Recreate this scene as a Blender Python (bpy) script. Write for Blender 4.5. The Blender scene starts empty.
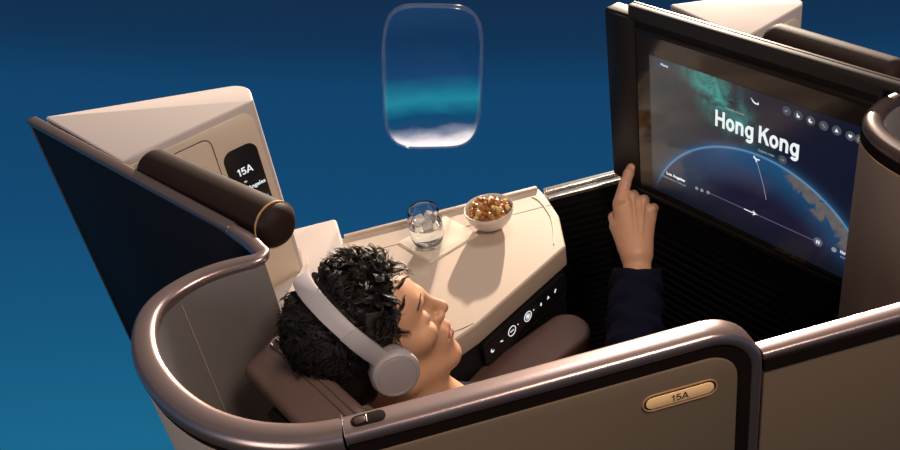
import bpy, bmesh, math, random
import numpy as np
from mathutils import Vector, Matrix
from math import sin, cos, pi, radians, sqrt

SC = bpy.context.scene
COL = SC.collection
random.seed(7)
rng = np.random.default_rng(7)

# ------------------------------------------------------------------ camera
cam_d = bpy.data.cameras.new('camera')
cam = bpy.data.objects.new('camera', cam_d)
COL.objects.link(cam)
cam_d.sensor_width = 36.0
cam_d.lens = 929.0 / 900.0 * 36.0
cam_d.clip_start = 0.02
cam.matrix_world = Matrix(((0.9639295601, 0.2466276929, -0.1000729150, 0.0),
                           (-0.2215932246, 0.5353737082, -0.8150284874, 0.0),
                           (-0.1474321879, 0.8078055855, 0.5707136757, 2.03),
                           (0, 0, 0, 1)))
SC.camera = cam

# ------------------------------------------------------------------ world
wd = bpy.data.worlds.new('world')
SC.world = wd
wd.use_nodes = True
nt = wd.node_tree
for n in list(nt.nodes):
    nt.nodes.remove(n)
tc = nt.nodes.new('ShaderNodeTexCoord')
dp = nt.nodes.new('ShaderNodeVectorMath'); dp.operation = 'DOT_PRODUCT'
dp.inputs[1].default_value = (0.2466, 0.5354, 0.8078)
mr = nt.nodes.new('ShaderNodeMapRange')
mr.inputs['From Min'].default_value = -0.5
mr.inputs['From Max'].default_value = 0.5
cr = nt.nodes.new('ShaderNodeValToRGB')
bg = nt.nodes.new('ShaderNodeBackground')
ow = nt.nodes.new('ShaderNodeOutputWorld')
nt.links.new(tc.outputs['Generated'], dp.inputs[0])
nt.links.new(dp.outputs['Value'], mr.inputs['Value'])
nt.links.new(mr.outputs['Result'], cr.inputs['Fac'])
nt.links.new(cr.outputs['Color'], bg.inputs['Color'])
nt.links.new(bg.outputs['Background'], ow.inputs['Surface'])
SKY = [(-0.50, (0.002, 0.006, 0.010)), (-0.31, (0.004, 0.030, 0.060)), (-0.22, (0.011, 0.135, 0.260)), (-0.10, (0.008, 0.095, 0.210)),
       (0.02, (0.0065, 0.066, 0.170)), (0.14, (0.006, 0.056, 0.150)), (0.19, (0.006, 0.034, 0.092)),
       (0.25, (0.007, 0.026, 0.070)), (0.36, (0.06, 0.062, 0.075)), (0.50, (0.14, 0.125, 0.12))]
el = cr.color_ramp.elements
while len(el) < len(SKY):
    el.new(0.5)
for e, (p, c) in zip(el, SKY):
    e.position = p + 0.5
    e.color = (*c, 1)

# ------------------------------------------------------------------ lights
def lamp(name, kind, loc, aim, power, color, **kw):
    d = bpy.data.lights.new(name, kind)
    d.energy = power; d.color = color
    for k, v in kw.items():
        setattr(d, k, v)
    o = bpy.data.objects.new(name, d)
    COL.objects.link(o)
    o.location = loc
    o.rotation_euler = (Vector(aim) - Vector(loc)).to_track_quat('-Z', 'Y').to_euler()
    return o

el_s = radians(14.0)
sd = Vector((0.43 * cos(el_s), 0.90 * cos(el_s), sin(el_s)))
lamp('sun', 'SUN', sd * 6 + Vector((0, 1.3, 1)), Vector((0, 1.3, 1)), 9.0, (1.0, 0.80, 0.62), angle=radians(1.2))
lamp('key_softbox', 'AREA', (0.80, 0.05, 2.90), (0.15, 1.2, 1.0), 31, (1.0, 0.78, 0.60), shape='RECTANGLE', size=0.6, size_y=0.6)
lamp('rim_softbox', 'AREA', (1.11, 2.77, 3.28), (0.28, 0.85, 1.2), 22, (1.0, 0.88, 0.80), shape='RECTANGLE', size=0.72, size_y=0.72)
lamp('fill_softbox', 'AREA', (-1.7, -0.5, 1.9), (-0.25, 1.0, 1.1), 19, (1.0, 0.86, 0.76), shape='RECTANGLE', size=1.0, size_y=1.0)

SC.view_settings.view_transform = 'Standard'
SC.view_settings.look = 'None'
SC.view_settings.exposure = 0.0
SC.view_settings.gamma = 1.0
SC.view_settings.use_curve_mapping = False

# ------------------------------------------------------------------ materials
def nodes(m):
    m.use_nodes = True
    t = m.node_tree
    return t, t.nodes['Principled BSDF'], t.nodes['Material Output']

def mat(name, col, rough=0.5, metal=0.0, bump=0.0, scale=200.0, var=0.0, spec=0.5, sheen=0.0, coat=0.0, kind='noise', stretch=(1, 1, 1)):
    m = bpy.data.materials.new(name)
    t, b, o = nodes(m)
    b.inputs['Base Color'].default_value = (*col, 1)
    b.inputs['Roughness'].default_value = rough
    b.inputs['Metallic'].default_value = metal
    b.inputs['Specular IOR Level'].default_value = spec
    b.inputs['Sheen Weight'].default_value = sheen
    b.inputs['Coat Weight'].default_value = coat
    if bump or var:
        c = t.nodes.new('ShaderNodeTexCoord')
        mp = t.nodes.new('ShaderNodeMapping')
        mp.inputs['Scale'].default_value = stretch
        t.links.new(c.outputs['Object'], mp.inputs['Vector'])
        if kind == 'voronoi':
            n = t.nodes.new('ShaderNodeTexVoronoi'); out = n.outputs['Distance']
        else:
            n = t.nodes.new('ShaderNodeTexNoise'); out = n.outputs['Fac']
            n.inputs['Detail'].default_value = 4
        n.inputs['Scale'].default_value = scale
        t.links.new(mp.outputs['Vector'], n.inputs['Vector'])
        if bump:
            bp = t.nodes.new('ShaderNodeBump')
            bp.inputs['Strength'].default_value = bump
            bp.inputs['Distance'].default_value = 0.001
            t.links.new(out, bp.inputs['Height'])
            t.links.new(bp.outputs['Normal'], b.inputs['Normal'])
        if var:
            mx = t.nodes.new('ShaderNodeMix'); mx.data_type = 'RGBA'
            mx.inputs[6].default_value = (*[x * (1 - var) for x in col], 1)
            mx.inputs[7].default_value = (*[min(1, x * (1 + var)) for x in col], 1)
            t.links.new(out, mx.inputs[0])
            t.links.new(mx.outputs[2], b.inputs['Base Color'])
    return m

def emit(name, col, s=1.0):
    m = bpy.data.materials.new(name)
    t, b, o = nodes(m)
    b.inputs['Base Color'].default_value = (0.01, 0.01, 0.01, 1)
    b.inputs['Emission Color'].default_value = (*col, 1)
    b.inputs['Emission Strength'].default_value = s
    return m

RAIL = mat('rail_rose_metal', (0.42, 0.315, 0.305), 0.30, 0.88, bump=0.03, scale=600)
RAILD = mat('rail_dark', (0.075, 0.05, 0.045), 0.32, 0.4)
GAP = mat('black_gap', (0.010, 0.006, 0.005), 0.8, spec=0.05)
TAUPE = mat('door_fabric_taupe', (0.152, 0.110, 0.076), 0.8, spec=0.15, bump=0.35, scale=900, var=0.10)
SHELL_LIT = mat('shell_fabric_lit', (0.40, 0.34, 0.29), 0.8, spec=0.2, bump=0.4, scale=900, var=0.10)  # door fabric again, paler to paint in the brighter light on the shell
LINING = mat('lining_fabric', (0.145, 0.132, 0.130), 0.9, bump=0.6, scale=700, var=0.22, sheen=0.2)
CAB = mat('cabinet_laminate', (0.58, 0.515, 0.49), 0.62, spec=0.2, bump=0.05, scale=400)
CABF = mat('cabinet_front', (0.78, 0.665, 0.54), 0.5, spec=0.3, bump=0.05, scale=400)
CONS = mat('console_laminate', (0.58, 0.475, 0.395), 0.56, spec=0.25, bump=0.06, scale=500, var=0.03)
LEATHER = mat('leather_dark_brown', (0.022, 0.0125, 0.0105), 0.58, spec=0.12, bump=0.10, scale=350, kind='voronoi')
LEATHB = mat('leather_brown', (0.150, 0.098, 0.088), 0.42, bump=0.35, scale=450, kind='voronoi')
ARML = mat('armrest_brown', (0.115, 0.062, 0.052), 0.55, bump=0.25, scale=500, kind='voronoi')
NAVY = mat('navy_panel', (0.009, 0.009, 0.015), 0.6, bump=0.05, scale=300, spec=0.12)
RAIL_SHADE = mat('rail_rose_shaded', (0.30, 0.225, 0.222), 0.30, 0.85)  # darker copy of the rose rail metal, shade put into its colour
BLACK = mat('black_plastic', (0.010, 0.010, 0.012), 0.42)
BEZEL = mat('bezel_brown_black', (0.010, 0.007, 0.0065), 0.38, spec=0.2)
BARF = mat('bar_grey', (0.021, 0.018, 0.0165), 0.55, spec=0.2, bump=0.05, scale=500)
RIB = mat('footwell_black', (0.007, 0.006, 0.006), 0.7, spec=0.15)
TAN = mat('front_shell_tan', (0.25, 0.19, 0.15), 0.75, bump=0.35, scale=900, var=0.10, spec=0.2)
SILVER = mat('silver_trim', (0.80, 0.77, 0.74), 0.25, 0.9)
GOLD = mat('gold_trim', (0.85, 0.50, 0.24), 0.35, 0.5)
BRASS = mat('badge_face', (1.0, 0.66, 0.33), 0.45, spec=0.1, bump=0.05, scale=40, stretch=(1, 1, 8))
INK = mat('badge_ink', (0.03, 0.018, 0.012), 0.5)
WHITEI = emit('icon_white', (0.85, 0.88, 0.9), 1.0)
DIMI = emit('icon_dim', (0.55, 0.6, 0.65), 0.45)
AMBER = emit('icon_amber', (0.9, 0.62, 0.15), 0.5)
BTN = emit('button_disc', (0.10, 0.13, 0.17), 0.5)
LINEI = emit('track_line', (0.25, 0.3, 0.45), 0.35)
PHONE = mat('headphone_grey', (0.33, 0.305, 0.325), 0.5, bump=0.04, scale=900)
PHONED = mat('headphone_cushion', (0.20, 0.18, 0.185), 0.7, bump=0.2, scale=600)
NAVYC = mat('navy_cloth', (0.0045, 0.005, 0.0145), 0.95, bump=0.5, scale=700, var=0.15, spec=0.1)
TROUS = mat('trouser_cloth', (0.010, 0.011, 0.020), 0.9)
CERAM = mat('ceramic_bowl', (0.80, 0.74, 0.69), 0.35, coat=0.3)
NAPK = mat('napkin_cloth', (0.86, 0.77, 0.64), 0.9, bump=0.6, scale=500, var=0.06)
CARPET = mat('carpet_black', (0.010, 0.009, 0.010), 0.95, bump=0.5, scale=300)
HAIRM = mat('hair_black', (0.010, 0.007, 0.006), 0.46, spec=0.35)
BROWM = mat('brow_hair', (0.02, 0.012, 0.009), 0.6)
EYEW = mat('eye_white', (0.75, 0.70, 0.66), 0.25)
NAILM = mat('nail', (0.72, 0.42, 0.34), 0.3)

SKIN = bpy.data.materials.new('skin')
t, b, o = nodes(SKIN)
at = t.nodes.new('ShaderNodeAttribute'); at.attribute_name = 'tone'
nz = t.nodes.new('ShaderNodeTexNoise'); nz.inputs['Scale'].default_value = 60; nz.inputs['Detail'].default_value = 4
mx = t.nodes.new('ShaderNodeMix'); mx.data_type = 'RGBA'; mx.blend_type = 'MULTIPLY'
rp = t.nodes.new('ShaderNodeValToRGB')
rp.color_ramp.elements[0].color = (0.88, 0.86, 0.85, 1); rp.color_ramp.elements[1].color = (1, 1, 1, 1)
tcs = t.nodes.new('ShaderNodeTexCoord')
t.links.new(tcs.outputs['Object'], nz.inputs['Vector'])
t.links.new(nz.outputs['Fac'], rp.inputs['Fac'])
mx.inputs[0].default_value = 1
t.links.new(at.outputs['Color'], mx.inputs[6]); t.links.new(rp.outputs['Color'], mx.inputs[7])
t.links.new(mx.outputs[2], b.inputs['Base Color'])
b.inputs['Roughness'].default_value = 0.46
b.inputs['Subsurface Weight'].default_value = 0.05
b.inputs['Subsurface Radius'].default_value = (0.010, 0.004, 0.002)
b.inputs['Subsurface Scale'].default_value = 0.5

def glassmat(name, tint, ior, rough=0.0, trans=1.0):
    m = bpy.data.materials.new(name)
    t, b, o = nodes(m)
    b.inputs['Base Color'].default_value = (*tint, 1)
    b.inputs['Transmission Weight'].default_value = trans
    b.inputs['Roughness'].default_value = rough
    b.inputs['IOR'].default_value = ior
    return m
GLASS = glassmat('clear_glass', (1, 1, 1), 1.45)
WATER = glassmat('water', (0.96, 0.97, 0.99), 1.33)
ICE = glassmat('ice', (0.95, 0.95, 0.98), 1.31, 0.15, 0.65)

# ------------------------------------------------------------------ object helpers
OFF = {}
def empty(name, loc, label, cat, group=None):
    o = bpy.data.objects.new(name, None)
    o.empty_display_size = 0.05
    COL.objects.link(o)
    o.location = loc
    o['label'] = label; o['category'] = cat
    if group: o['group'] = group
    OFF[o.name] = Vector(loc)
    return o

def tag(o, label, cat, group=None):
    o['label'] = label; o['category'] = cat
    if group: o['group'] = group
    return o

def M(name, geo, m, parent=None, base=None, smooth=True, angle=40, label=None, kind=None):
    """one mesh object out of (verts in world space, faces)"""
    v, f = geo
    off = OFF[parent.name] if parent is not None else Vector(base if base is not None else np.mean(np.array([list(x) for x in v]), axis=0))
    me = bpy.data.meshes.new(name)
    me.from_pydata([(x[0] - off[0], x[1] - off[1], x[2] - off[2]) for x in v], [], [list(map(int, q)) for q in f])
    me.validate()
    bm = bmesh.new(); bm.from_mesh(me)
    bmesh.ops.recalc_face_normals(bm, faces=bm.faces)
    bm.to_mesh(me); bm.free()
    if smooth:
        me.shade_smooth()
        me.set_sharp_from_angle(angle=radians(angle))
    for x in (m if isinstance(m, list) else [m]):
        me.materials.append(x)
    o = bpy.data.objects.new(name, me)
    COL.objects.link(o)
    OFF[o.name] = off
    if parent is not None:
        o.parent = parent
    else:
        o.location = off
    if label: o['label'] = label
    if kind: o['kind'] = kind
    return o

def join(*gs):
    V = []; F = []
    for v, f in gs:
        n = len(V)
        V += [tuple(x) for x in v]
        F += [[i + n for i in q] for q in f]
    return V, F

class Fr:
    """a local frame: origin and three axes"""
    def __init__(s, O, u, v, w):
        s.O, s.u, s.v, s.w = [np.array(a, float) for a in (O, u, v, w)]
    def p(s, a, b, c=0.0):
        return s.O + s.u * a + s.v * b + s.w * c
    def map(s, geo):
        return [s.p(*x) for x in geo[0]], geo[1]
ID = Fr((0, 0, 0), (1, 0, 0), (0, 1, 0), (0, 0, 1))

def bevel_geo(geo, r, seg=3, ang=25):
    bm = bmesh.new()
    vs = [bm.verts.new(tuple(x)) for x in geo[0]]
    for q in geo[1]:
        bm.faces.new([vs[i] for i in q])
    bmesh.ops.recalc_face_normals(bm, faces=bm.faces)
    ed = [e for e in bm.edges if len(e.link_faces) == 2 and e.calc_face_angle() > radians(ang)]
    bmesh.ops.bevel(bm, geom=ed, offset=r, segments=seg, affect='EDGES', profile=0.5, clamp_overlap=True)
    bm.verts.index_update()
    out = [tuple(x.co) for x in bm.verts], [[x.index for x in f.verts] for f in bm.faces]
    bm.free()
    return out

def box(x0, x1, y0, y1, z0, z1, r=0.0, seg=3):
    v = [(x, y, z) for x in (x0, x1) for y in (y0, y1) for z in (z0, z1)]
    f = [(0, 1, 3, 2), (4, 6, 7, 5), (0, 4, 5, 1), (2, 3, 7, 6), (0, 2, 6, 4), (1, 5, 7, 3)]
    return bevel_geo((v, f), r, seg) if r > 0 else (v, f)

def rpoly(pts, rad, seg=7):
    """polygon with rounded corners"""
    out = []
    n = len(pts)
    for i in range(n):
        r = rad[i] if isinstance(rad, (list, tuple)) else rad
        p = np.array(pts[i], float)
        if r <= 0:
            out.append(tuple(p)); continue
        a = np.array(pts[i - 1], float) - p; b = np.array(pts[(i + 1) % n], float) - p
        la, lb = np.linalg.norm(a), np.linalg.norm(b)
        a /= la; b /= lb
        h = math.acos(max(-1, min(1, a @ b))) / 2
        tl = min(r / math.tan(h), la * 0.49, lb * 0.49); rr = tl * math.tan(h)
        c = p + (a + b) / np.linalg.norm(a + b) * rr / sin(h)
        s = p + a * tl - c; e = p + b * tl - c
        a0 = math.atan2(s[1], s[0]); a1 = math.atan2(e[1], e[0])
        d = (a1 - a0 + pi) % (2 * pi) - pi
        for k in range(seg + 1):
            q = a0 + d * k / seg
            out.append((c[0] + rr * cos(q), c[1] + rr * sin(q)))
    return out

def rrect(x0, x1, y0, y1, r, seg=7):
    return rpoly([(x0, y0), (x1, y0), (x1, y1), (x0, y1)], r, seg)

def prism(poly, c0, c1, bev=0.0, seg=2):
    n = len(poly)
    v = [(a, b, c0) for a, b in poly] + [(a, b, c1) for a, b in poly]
    f = [list(range(n))[::-1], list(range(n, 2 * n))] + [[i, (i + 1) % n, n + (i + 1) % n, n + i] for i in range(n)]
    if bev <= 0: return v, f
    return bevel_geo((v, f), bev, seg, 40)

def spline(pts, k=8):
    P = [np.array(p, float) for p in pts]
    P = [2 * P[0] - P[1]] + P + [2 * P[-1] - P[-2]]
    out = []
    for i in range(1, len(P) - 2):
        for j in range(k):
            s = j / k
            a, b, c, d = P[i - 1], P[i], P[i + 1], P[i + 2]
            out.append(0.5 * ((2 * b) + (c - a) * s + (2 * a - 5 * b + 4 * c - d) * s * s + (3 * b - a - 3 * c + d) * s ** 3))
    out.append(P[-2])
    return out

def sweep(path, prof, lat=None, up=None, scale=None, closed=False, caps=True):
    """closed profile (a along lateral, b along up) swept along a path"""
    n = len(path); m = len(prof)
    V = []; F = []
    for i, p in enumerate(path):
        p = np.array(p, float)
        if closed:
            tg = np.array(path[(i + 1) % n], float) - np.array(path[i - 1], float)
        else:
            tg = np.array(path[min(i + 1, n - 1)], float) - np.array(path[max(i - 1, 0)], float)
        tg /= np.linalg.norm(tg)
        if lat is not None:
            L = np.array(lat, float); U = np.cross(tg, L); U /= np.linalg.norm(U)
        else:
            U = np.array(up if up is not None else (0, 0, 1), float); L = np.cross(U, tg); L /= np.linalg.norm(L)
        s = scale[i] if scale is not None else 1.0
        for a, bb in prof:
            V.append(p + L * a * s + U * bb * s)
    for i in range(n if closed else n - 1):
        j = (i + 1) % n
        for k in range(m):
            F.append([i * m + k, i * m + (k + 1) % m, j * m + (k + 1) % m, j * m + k])
    if not closed and caps:
        F.append(list(range(m))[::-1]); F.append([(n - 1) * m + k for k in range(m)])
    return V, F

def tube(path, r, k=8, radii=None):
    n = len(path)
    P = [np.array(p, float) for p in path]
    V = []; F = []
    ref = np.array((0.13, 0.31, 0.94))
    for i in range(n):
        tg = P[min(i + 1, n - 1)] - P[max(i - 1, 0)]; tg /= np.linalg.norm(tg) + 1e-12
        a = np.cross(tg, ref); a /= np.linalg.norm(a) + 1e-12; bb = np.cross(tg, a)
        ref = -np.cross(a, tg) if False else ref
        rr = radii[i] if radii is not None else r
        for q in range(k):
            th = 2 * pi * q / k
            V.append(P[i] + (a * cos(th) + bb * sin(th)) * rr)
    for i in range(n - 1):
        for q in range(k):
            F.append([i * k + q, i * k + (q + 1) % k, (i + 1) * k + (q + 1) % k, (i + 1) * k + q])
    F.append(list(range(k))[::-1]); F.append([(n - 1) * k + q for q in range(k)])
    return V, F

def lathe(prof, c, n=48, axis=None):
    """revolve (r, h) about vertical axis through c; closed solid profile from axis to axis"""
    V = []; F = []
    m = len(prof)
    fr = axis or Fr(c, (1, 0, 0), (0, 1, 0), (0, 0, 1))
    idx = []
    for i, (r, h) in enumerate(prof):
        if r < 1e-6:
            idx.append([len(V)] * n); V.append(fr.p(0, 0, h))
        else:
            idx.append(list(range(len(V), len(V) + n)))
            for k in range(n):
                a = 2 * pi * k / n
                V.append(fr.p(r * cos(a), r * sin(a), h))
    for i in range(m - 1):
        for k in range(n):
            q = [idx[i][k], idx[i][(k + 1) % n], idx[i + 1][(k + 1) % n], idx[i + 1][k]]
            u = []
            for x in q:
                if x not in u: u.append(x)
            if len(u) > 2: F.append(u)
    return V, F

def disc(fr, a, b, r, c0, c1, n=24):
    return fr.map(prism([(a + r * cos(2 * pi * k / n), b + r * sin(2 * pi * k / n)) for k in range(n)], c0, c1))

def ring(fr, a, b, r, w, c, n=28):
    path = [fr.p(a + r * cos(2 * pi * k / n), b + r * sin(2 * pi * k / n), c) for k in range(n)]
    return sweep(path, [(-w / 2, -w / 3), (w / 2, -w / 3), (w / 2, w / 3), (-w / 2, w / 3)], up=fr.w, closed=True)

def text_geo(fr, s, size, x, y, c, bold=0.0, depth=0.0006, align='LEFT', width=None, shear=0.0):
    cu = bpy.data.curves.new('t', 'FONT')
    cu.body = s; cu.size = size; cu.offset = bold; cu.extrude = depth / 2; cu.align_x = align; cu.resolution_u = 4
    cu.shear = shear
    ob = bpy.data.objects.new('t', cu)
    COL.objects.link(ob)
    dg = bpy.context.evaluated_depsgraph_get()
    me = bpy.data.meshes.new_from_object(ob.evaluated_get(dg))
    V = [tuple(v.co) for v in me.vertices]; F = [list(p.vertices) for p in me.polygons]
    bpy.data.objects.remove(ob); bpy.data.curves.remove(cu); bpy.data.meshes.remove(me)
    k = 1.0
    if width:
        xs = [v[0] for v in V]
        k = width / (max(xs) - min(xs))
        x0 = min(xs)
        V = [((v[0] - x0) * k, v[1], v[2]) for v in V]
    return [fr.p(x + v[0], y + v[1], c + v[2]) for v in V], F


def stroke(pts, w, closed=False):
    """flat pen stroke in 2-d -> list of polygons"""
    P = [np.array(p, float) for p in pts]; n = len(P); L = []; R = []
    for i in range(n):
        if closed: tg = P[(i + 1) % n] - P[i - 1]
        else: tg = P[min(i + 1, n - 1)] - P[max(i - 1, 0)]
        tg /= np.linalg.norm(tg); nn = np.array((-tg[1], tg[0])) * w / 2
        L.append(P[i] + nn); R.append(P[i] - nn)
    out = []
    for i in range(n if closed else n - 1):
        j = (i + 1) % n
        out.append([tuple(L[i]), tuple(L[j]), tuple(R[j]), tuple(R[i])])
    return out
def arc(cx_, cy_, rx, ry, a0, a1, n=14):
    return [(cx_ + rx * cos(radians(a0 + (a1 - a0) * i / n)), cy_ + ry * sin(radians(a0 + (a1 - a0) * i / n))) for i in range(n + 1)]
def glyph(ch, w):
    """grotesque capitals 1.0 high; returns polygons and advance"""
    h_ = w / 2; x = 0.74
    if ch == 'H': return stroke([(h_, 0), (h_, 1)], w) + stroke([(0.76 - h_, 0), (0.76 - h_, 1)], w) + stroke([(h_, 0.52), (0.76 - h_, 0.52)], w), 0.87
    if ch == 'o': return stroke(arc(0.33, x / 2, 0.33 - h_, x / 2 - h_ + 0.01, 0, 345, 23), w, True), 0.76
    if ch == 'n': return stroke([(h_, 0), (h_, x)], w) + stroke([(h_, x * 0.62)] + arc(0.31, x - 0.26, 0.31 - h_, 0.26 - h_ + 0.01, 150, 0, 12) + [(0.62 - h_, 0)], w), 0.74
    if ch == 'g': return stroke(arc(0.32, x / 2, 0.32 - h_, x / 2 - h_ + 0.01, 0, 345, 23), w, True) + stroke([(0.64 - h_, x), (0.64 - h_, -0.04)] + arc(0.33, -0.04, 0.31 - h_, 0.22 - h_ + 0.02, -10, -150, 12), w), 0.76
    if ch == 'K': return stroke([(h_, 0), (h_, 1)], w) + [[(w * 0.7, 0.30), (w * 0.7, 0.52), (0.52, 1.0), (0.75, 1.0)]] + [[(0.27, 0.56), (0.44, 0.70), (0.80, 0.0), (0.58, 0.0)]], 0.80
    if ch == '1': return stroke([(0.30, 0), (0.30, 1)], w) + stroke([(0.30, 0.95), (0.20, 0.82), (0.05, 0.78)], w * 0.85), 0.52
    if ch == '5': return stroke([(0.56, 1 - h_), (0.16, 1 - h_)], w) + stroke([(0.16, 1.0), (0.10, 0.46)], w * 0.9) + stroke([(0.10, 0.50)] + arc(0.31, 0.335, 0.29 - h_, 0.335 - h_, 125, -150, 18), w), 0.70
    if ch == 'A': return stroke([(0.02, 0), (0.36, 1)], w) + stroke([(0.36, 1), (0.70, 0)], w) + stroke([(0.16, 0.30), (0.56, 0.30)], w * 0.85), 0.75
    return [], 0.30
def word(fr, s, hgt, x, y, c, w=0.2, width=None, depth=0.0005):
    polys = []; cur = 0.0
    for ch in s:
        ps, adv = glyph(ch, w)
        polys += [[(a + cur, b_) for a, b_ in p] for p in ps]; cur += adv
    k = (width / (max(a for p in polys for a, b_ in p))) if width else hgt
    return fr.map(join(*[prism([(x + a * k, y + b_ * hgt) for a, b_ in p], c, c + depth) for p in polys]))

S = np.array((0.8976, 0.4409, 0.0)); S /= np.linalg.norm(S)       # seat axis, the way the passenger faces
T = np.array((0.4409, -0.8976, 0.0)); T /= np.linalg.norm(T)      # passenger's right
Z = np.array((0, 0, 1.0))

# ================================================================== SETTING
M('floor', prism([(-0.30, 0.83), (1.7, 0.83), (1.7, 1.90), (-0.30, 1.90)], -0.02, 0.0), CARPET, kind='structure')
wl = join(box(0.490, 1.62, 1.896, 1.931, 0.0, 0.700),
          *[box(0.49, 1.60, 1.890, 1.898, z, z + 0.006) for z in np.arange(0.08, 0.68, 0.022)])
M('wall_window', wl, RIB, kind='structure')
M('trim_1', join(box(0.488, 1.62, 1.890, 1.909, 0.698, 0.712, 0.004), box(0.488, 1.62, 1.914, 1.933, 0.698, 0.717, 0.004)), SILVER, kind='structure')

# floating cabin window: pane with a view of sky and cloud, clear rim
wc = np.array((0.3085, 2.30, 0.9065))
wu = np.array((0.1360, 0.0, -0.0350)); wv = np.array((0.0365, 0.0, 0.2100))
W_SKY = bpy.data.materials.new('window_sky_view')
t, b, o = nodes(W_SKY)
t.nodes.remove(b)
uvn = t.nodes.new('ShaderNodeUVMap'); uvn.uv_map = 'view'
sep = t.nodes.new('ShaderNodeSeparateXYZ')
t.links.new(uvn.outputs['UV'], sep.inputs[0])
nz = t.nodes.new('ShaderNodeTexNoise'); nz.inputs['Scale'].default_value = 1.6; nz.inputs['Detail'].default_value = 3
mpn = t.nodes.new('ShaderNodeMapping'); mpn.inputs['Scale'].default_value = (1.0, 3.0, 1.0)
t.links.new(uvn.outputs['UV'], mpn.inputs['Vector']); t.links.new(mpn.outputs['Vector'], nz.inputs['Vector'])
def mth(t, op, a, b2=None, c=None, clamp=False):
    n = t.nodes.new('ShaderNodeMath'); n.operation = op; n.use_clamp = clamp
    for i, x in enumerate((a, b2, c)):
        if x is None: continue
        if isinstance(x, (int, float)): n.inputs[i].default_value = x
        else: t.links.new(x, n.inputs[i])
    return n.outputs[0]
wob = mth(t, 'MULTIPLY_ADD', nz.outputs['Fac'], 0.20, -0.08)
h = mth(t, 'ADD', sep.outputs['Y'], wob)
h = mth(t, 'MULTIPLY_ADD', sep.outputs['X'], -0.05, h)
h01 = mth(t, 'MULTIPLY_ADD', h, 0.5, 0.5, True)
rp = t.nodes.new('ShaderNodeValToRGB')
VIEW = [(0.0, (0.72, 0.60, 0.54)), (0.06, (0.55, 0.46, 0.42)), (0.12, (0.14, 0.13, 0.13)), (0.18, (0.004, 0.008, 0.010)), (0.24, (0.0, 0.010, 0.012)),
        (0.36, (0.006, 0.10, 0.105)), (0.44, (0.002, 0.055, 0.065)), (0.53, (0.001, 0.006, 0.02)), (0.8, (0.001, 0.004, 0.012)), (1.0, (0.004, 0.012, 0.03))]
e2 = rp.color_ramp.elements
while len(e2) < len(VIEW): e2.new(0.5)
for e, (p, c) in zip(e2, VIEW):
    e.position = p; e.color = (*c, 1)
t.links.new(h01, rp.inputs['Fac'])
em = t.nodes.new('ShaderNodeEmission'); em.inputs['Strength'].default_value = 0.95
t.links.new(rp.outputs['Color'], em.inputs['Color'])
tr = t.nodes.new('ShaderNodeBsdfTransparent'); tr.inputs['Color'].default_value = (0.90, 0.92, 0.94, 1)
gl = t.nodes.new('ShaderNodeBsdfGlossy'); gl.inputs['Roughness'].default_value = 0.05
ms = t.nodes.new('ShaderNodeAddShader')
t.links.new(tr.outputs[0], ms.inputs[0]); t.links.new(em.outputs[0], ms.inputs[1])
fr_ = t.nodes.new('ShaderNodeFresnel'); fr_.inputs['IOR'].default_value = 1.08
ms2 = t.nodes.new('ShaderNodeMixShader')
t.links.new(fr_.outputs[0], ms2.inputs[0]); t.links.new(ms.outputs[0], ms2.inputs[1]); t.links.new(gl.outputs[0], ms2.inputs[2])
t.links.new(ms2.outputs[0], o.inputs['Surface'])
W_RIM = bpy.data.materials.new('window_rim_clear')
t, b, o = nodes(W_RIM)
tr = t.nodes.new('ShaderNodeBsdfTransparent'); tr.inputs['Color'].default_value = (0.93, 0.95, 0.97, 1)
b.inputs['Base Color'].default_value = (0.55, 0.66, 0.78, 1); b.inputs['Roughness'].default_value = 0.15
ms = t.nodes.new('ShaderNodeMixShader'); ms.inputs[0].default_value = 0.07
t.links.new(tr.outputs[0], ms.inputs[1]); t.links.new(b.outputs[0], ms.inputs[2]); t.links.new(ms.outputs[0], o.inputs['Surface'])

WF = Fr(wc, wu, wv, (0, -1, 0))
def squircle(k, n=80, e=4.4):
    out = []
    for i in range(n):
        a = 2 * pi * i / n
        c, s_ = cos(a), sin(a)
        out.append((k * abs(c) ** (2 / e) * (1 if c >= 0 else -1), (1 - (1 - k) * 0.64) * abs(s_) ** (2 / e) * (1 if s_ >= 0 else -1)))
    return out
win = empty('window_1', wc - np.array((0, 0, 0.22)), 'rounded clear cabin window with blue sky and pale cloud, floating against the blue backdrop', 'window')
win['kind'] = 'structure'
pane = M('pane', WF.map(prism(squircle(0.965), -0.002, 0.002)), W_SKY, win)
uv = pane.data.uv_layers.new(name='view')
for lp in pane.data.loops:
    co = np.array(pane.data.vertices[lp.vertex_index].co) + np.array(OFF[pane.name]) - wc
    yv = co[2] * 1.0
    B = np.linalg.solve(np.array([[wu[0], wv[0]], [wu[2], wv[2]]]), np.array([co[0], co[2]]))
    uv.data[lp.index].uv = (B[0], B[1])
M('window_frame', sweep([WF.p(a, c2) for a, c2 in squircle(0.965)],
                        [(0.0055 * cos(a), 0.010 * sin(a)) for a in np.linspace(0, 2 * pi, 12, endpoint=False)], up=(0, -1, 0), closed=True), W_RIM, win)
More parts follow.
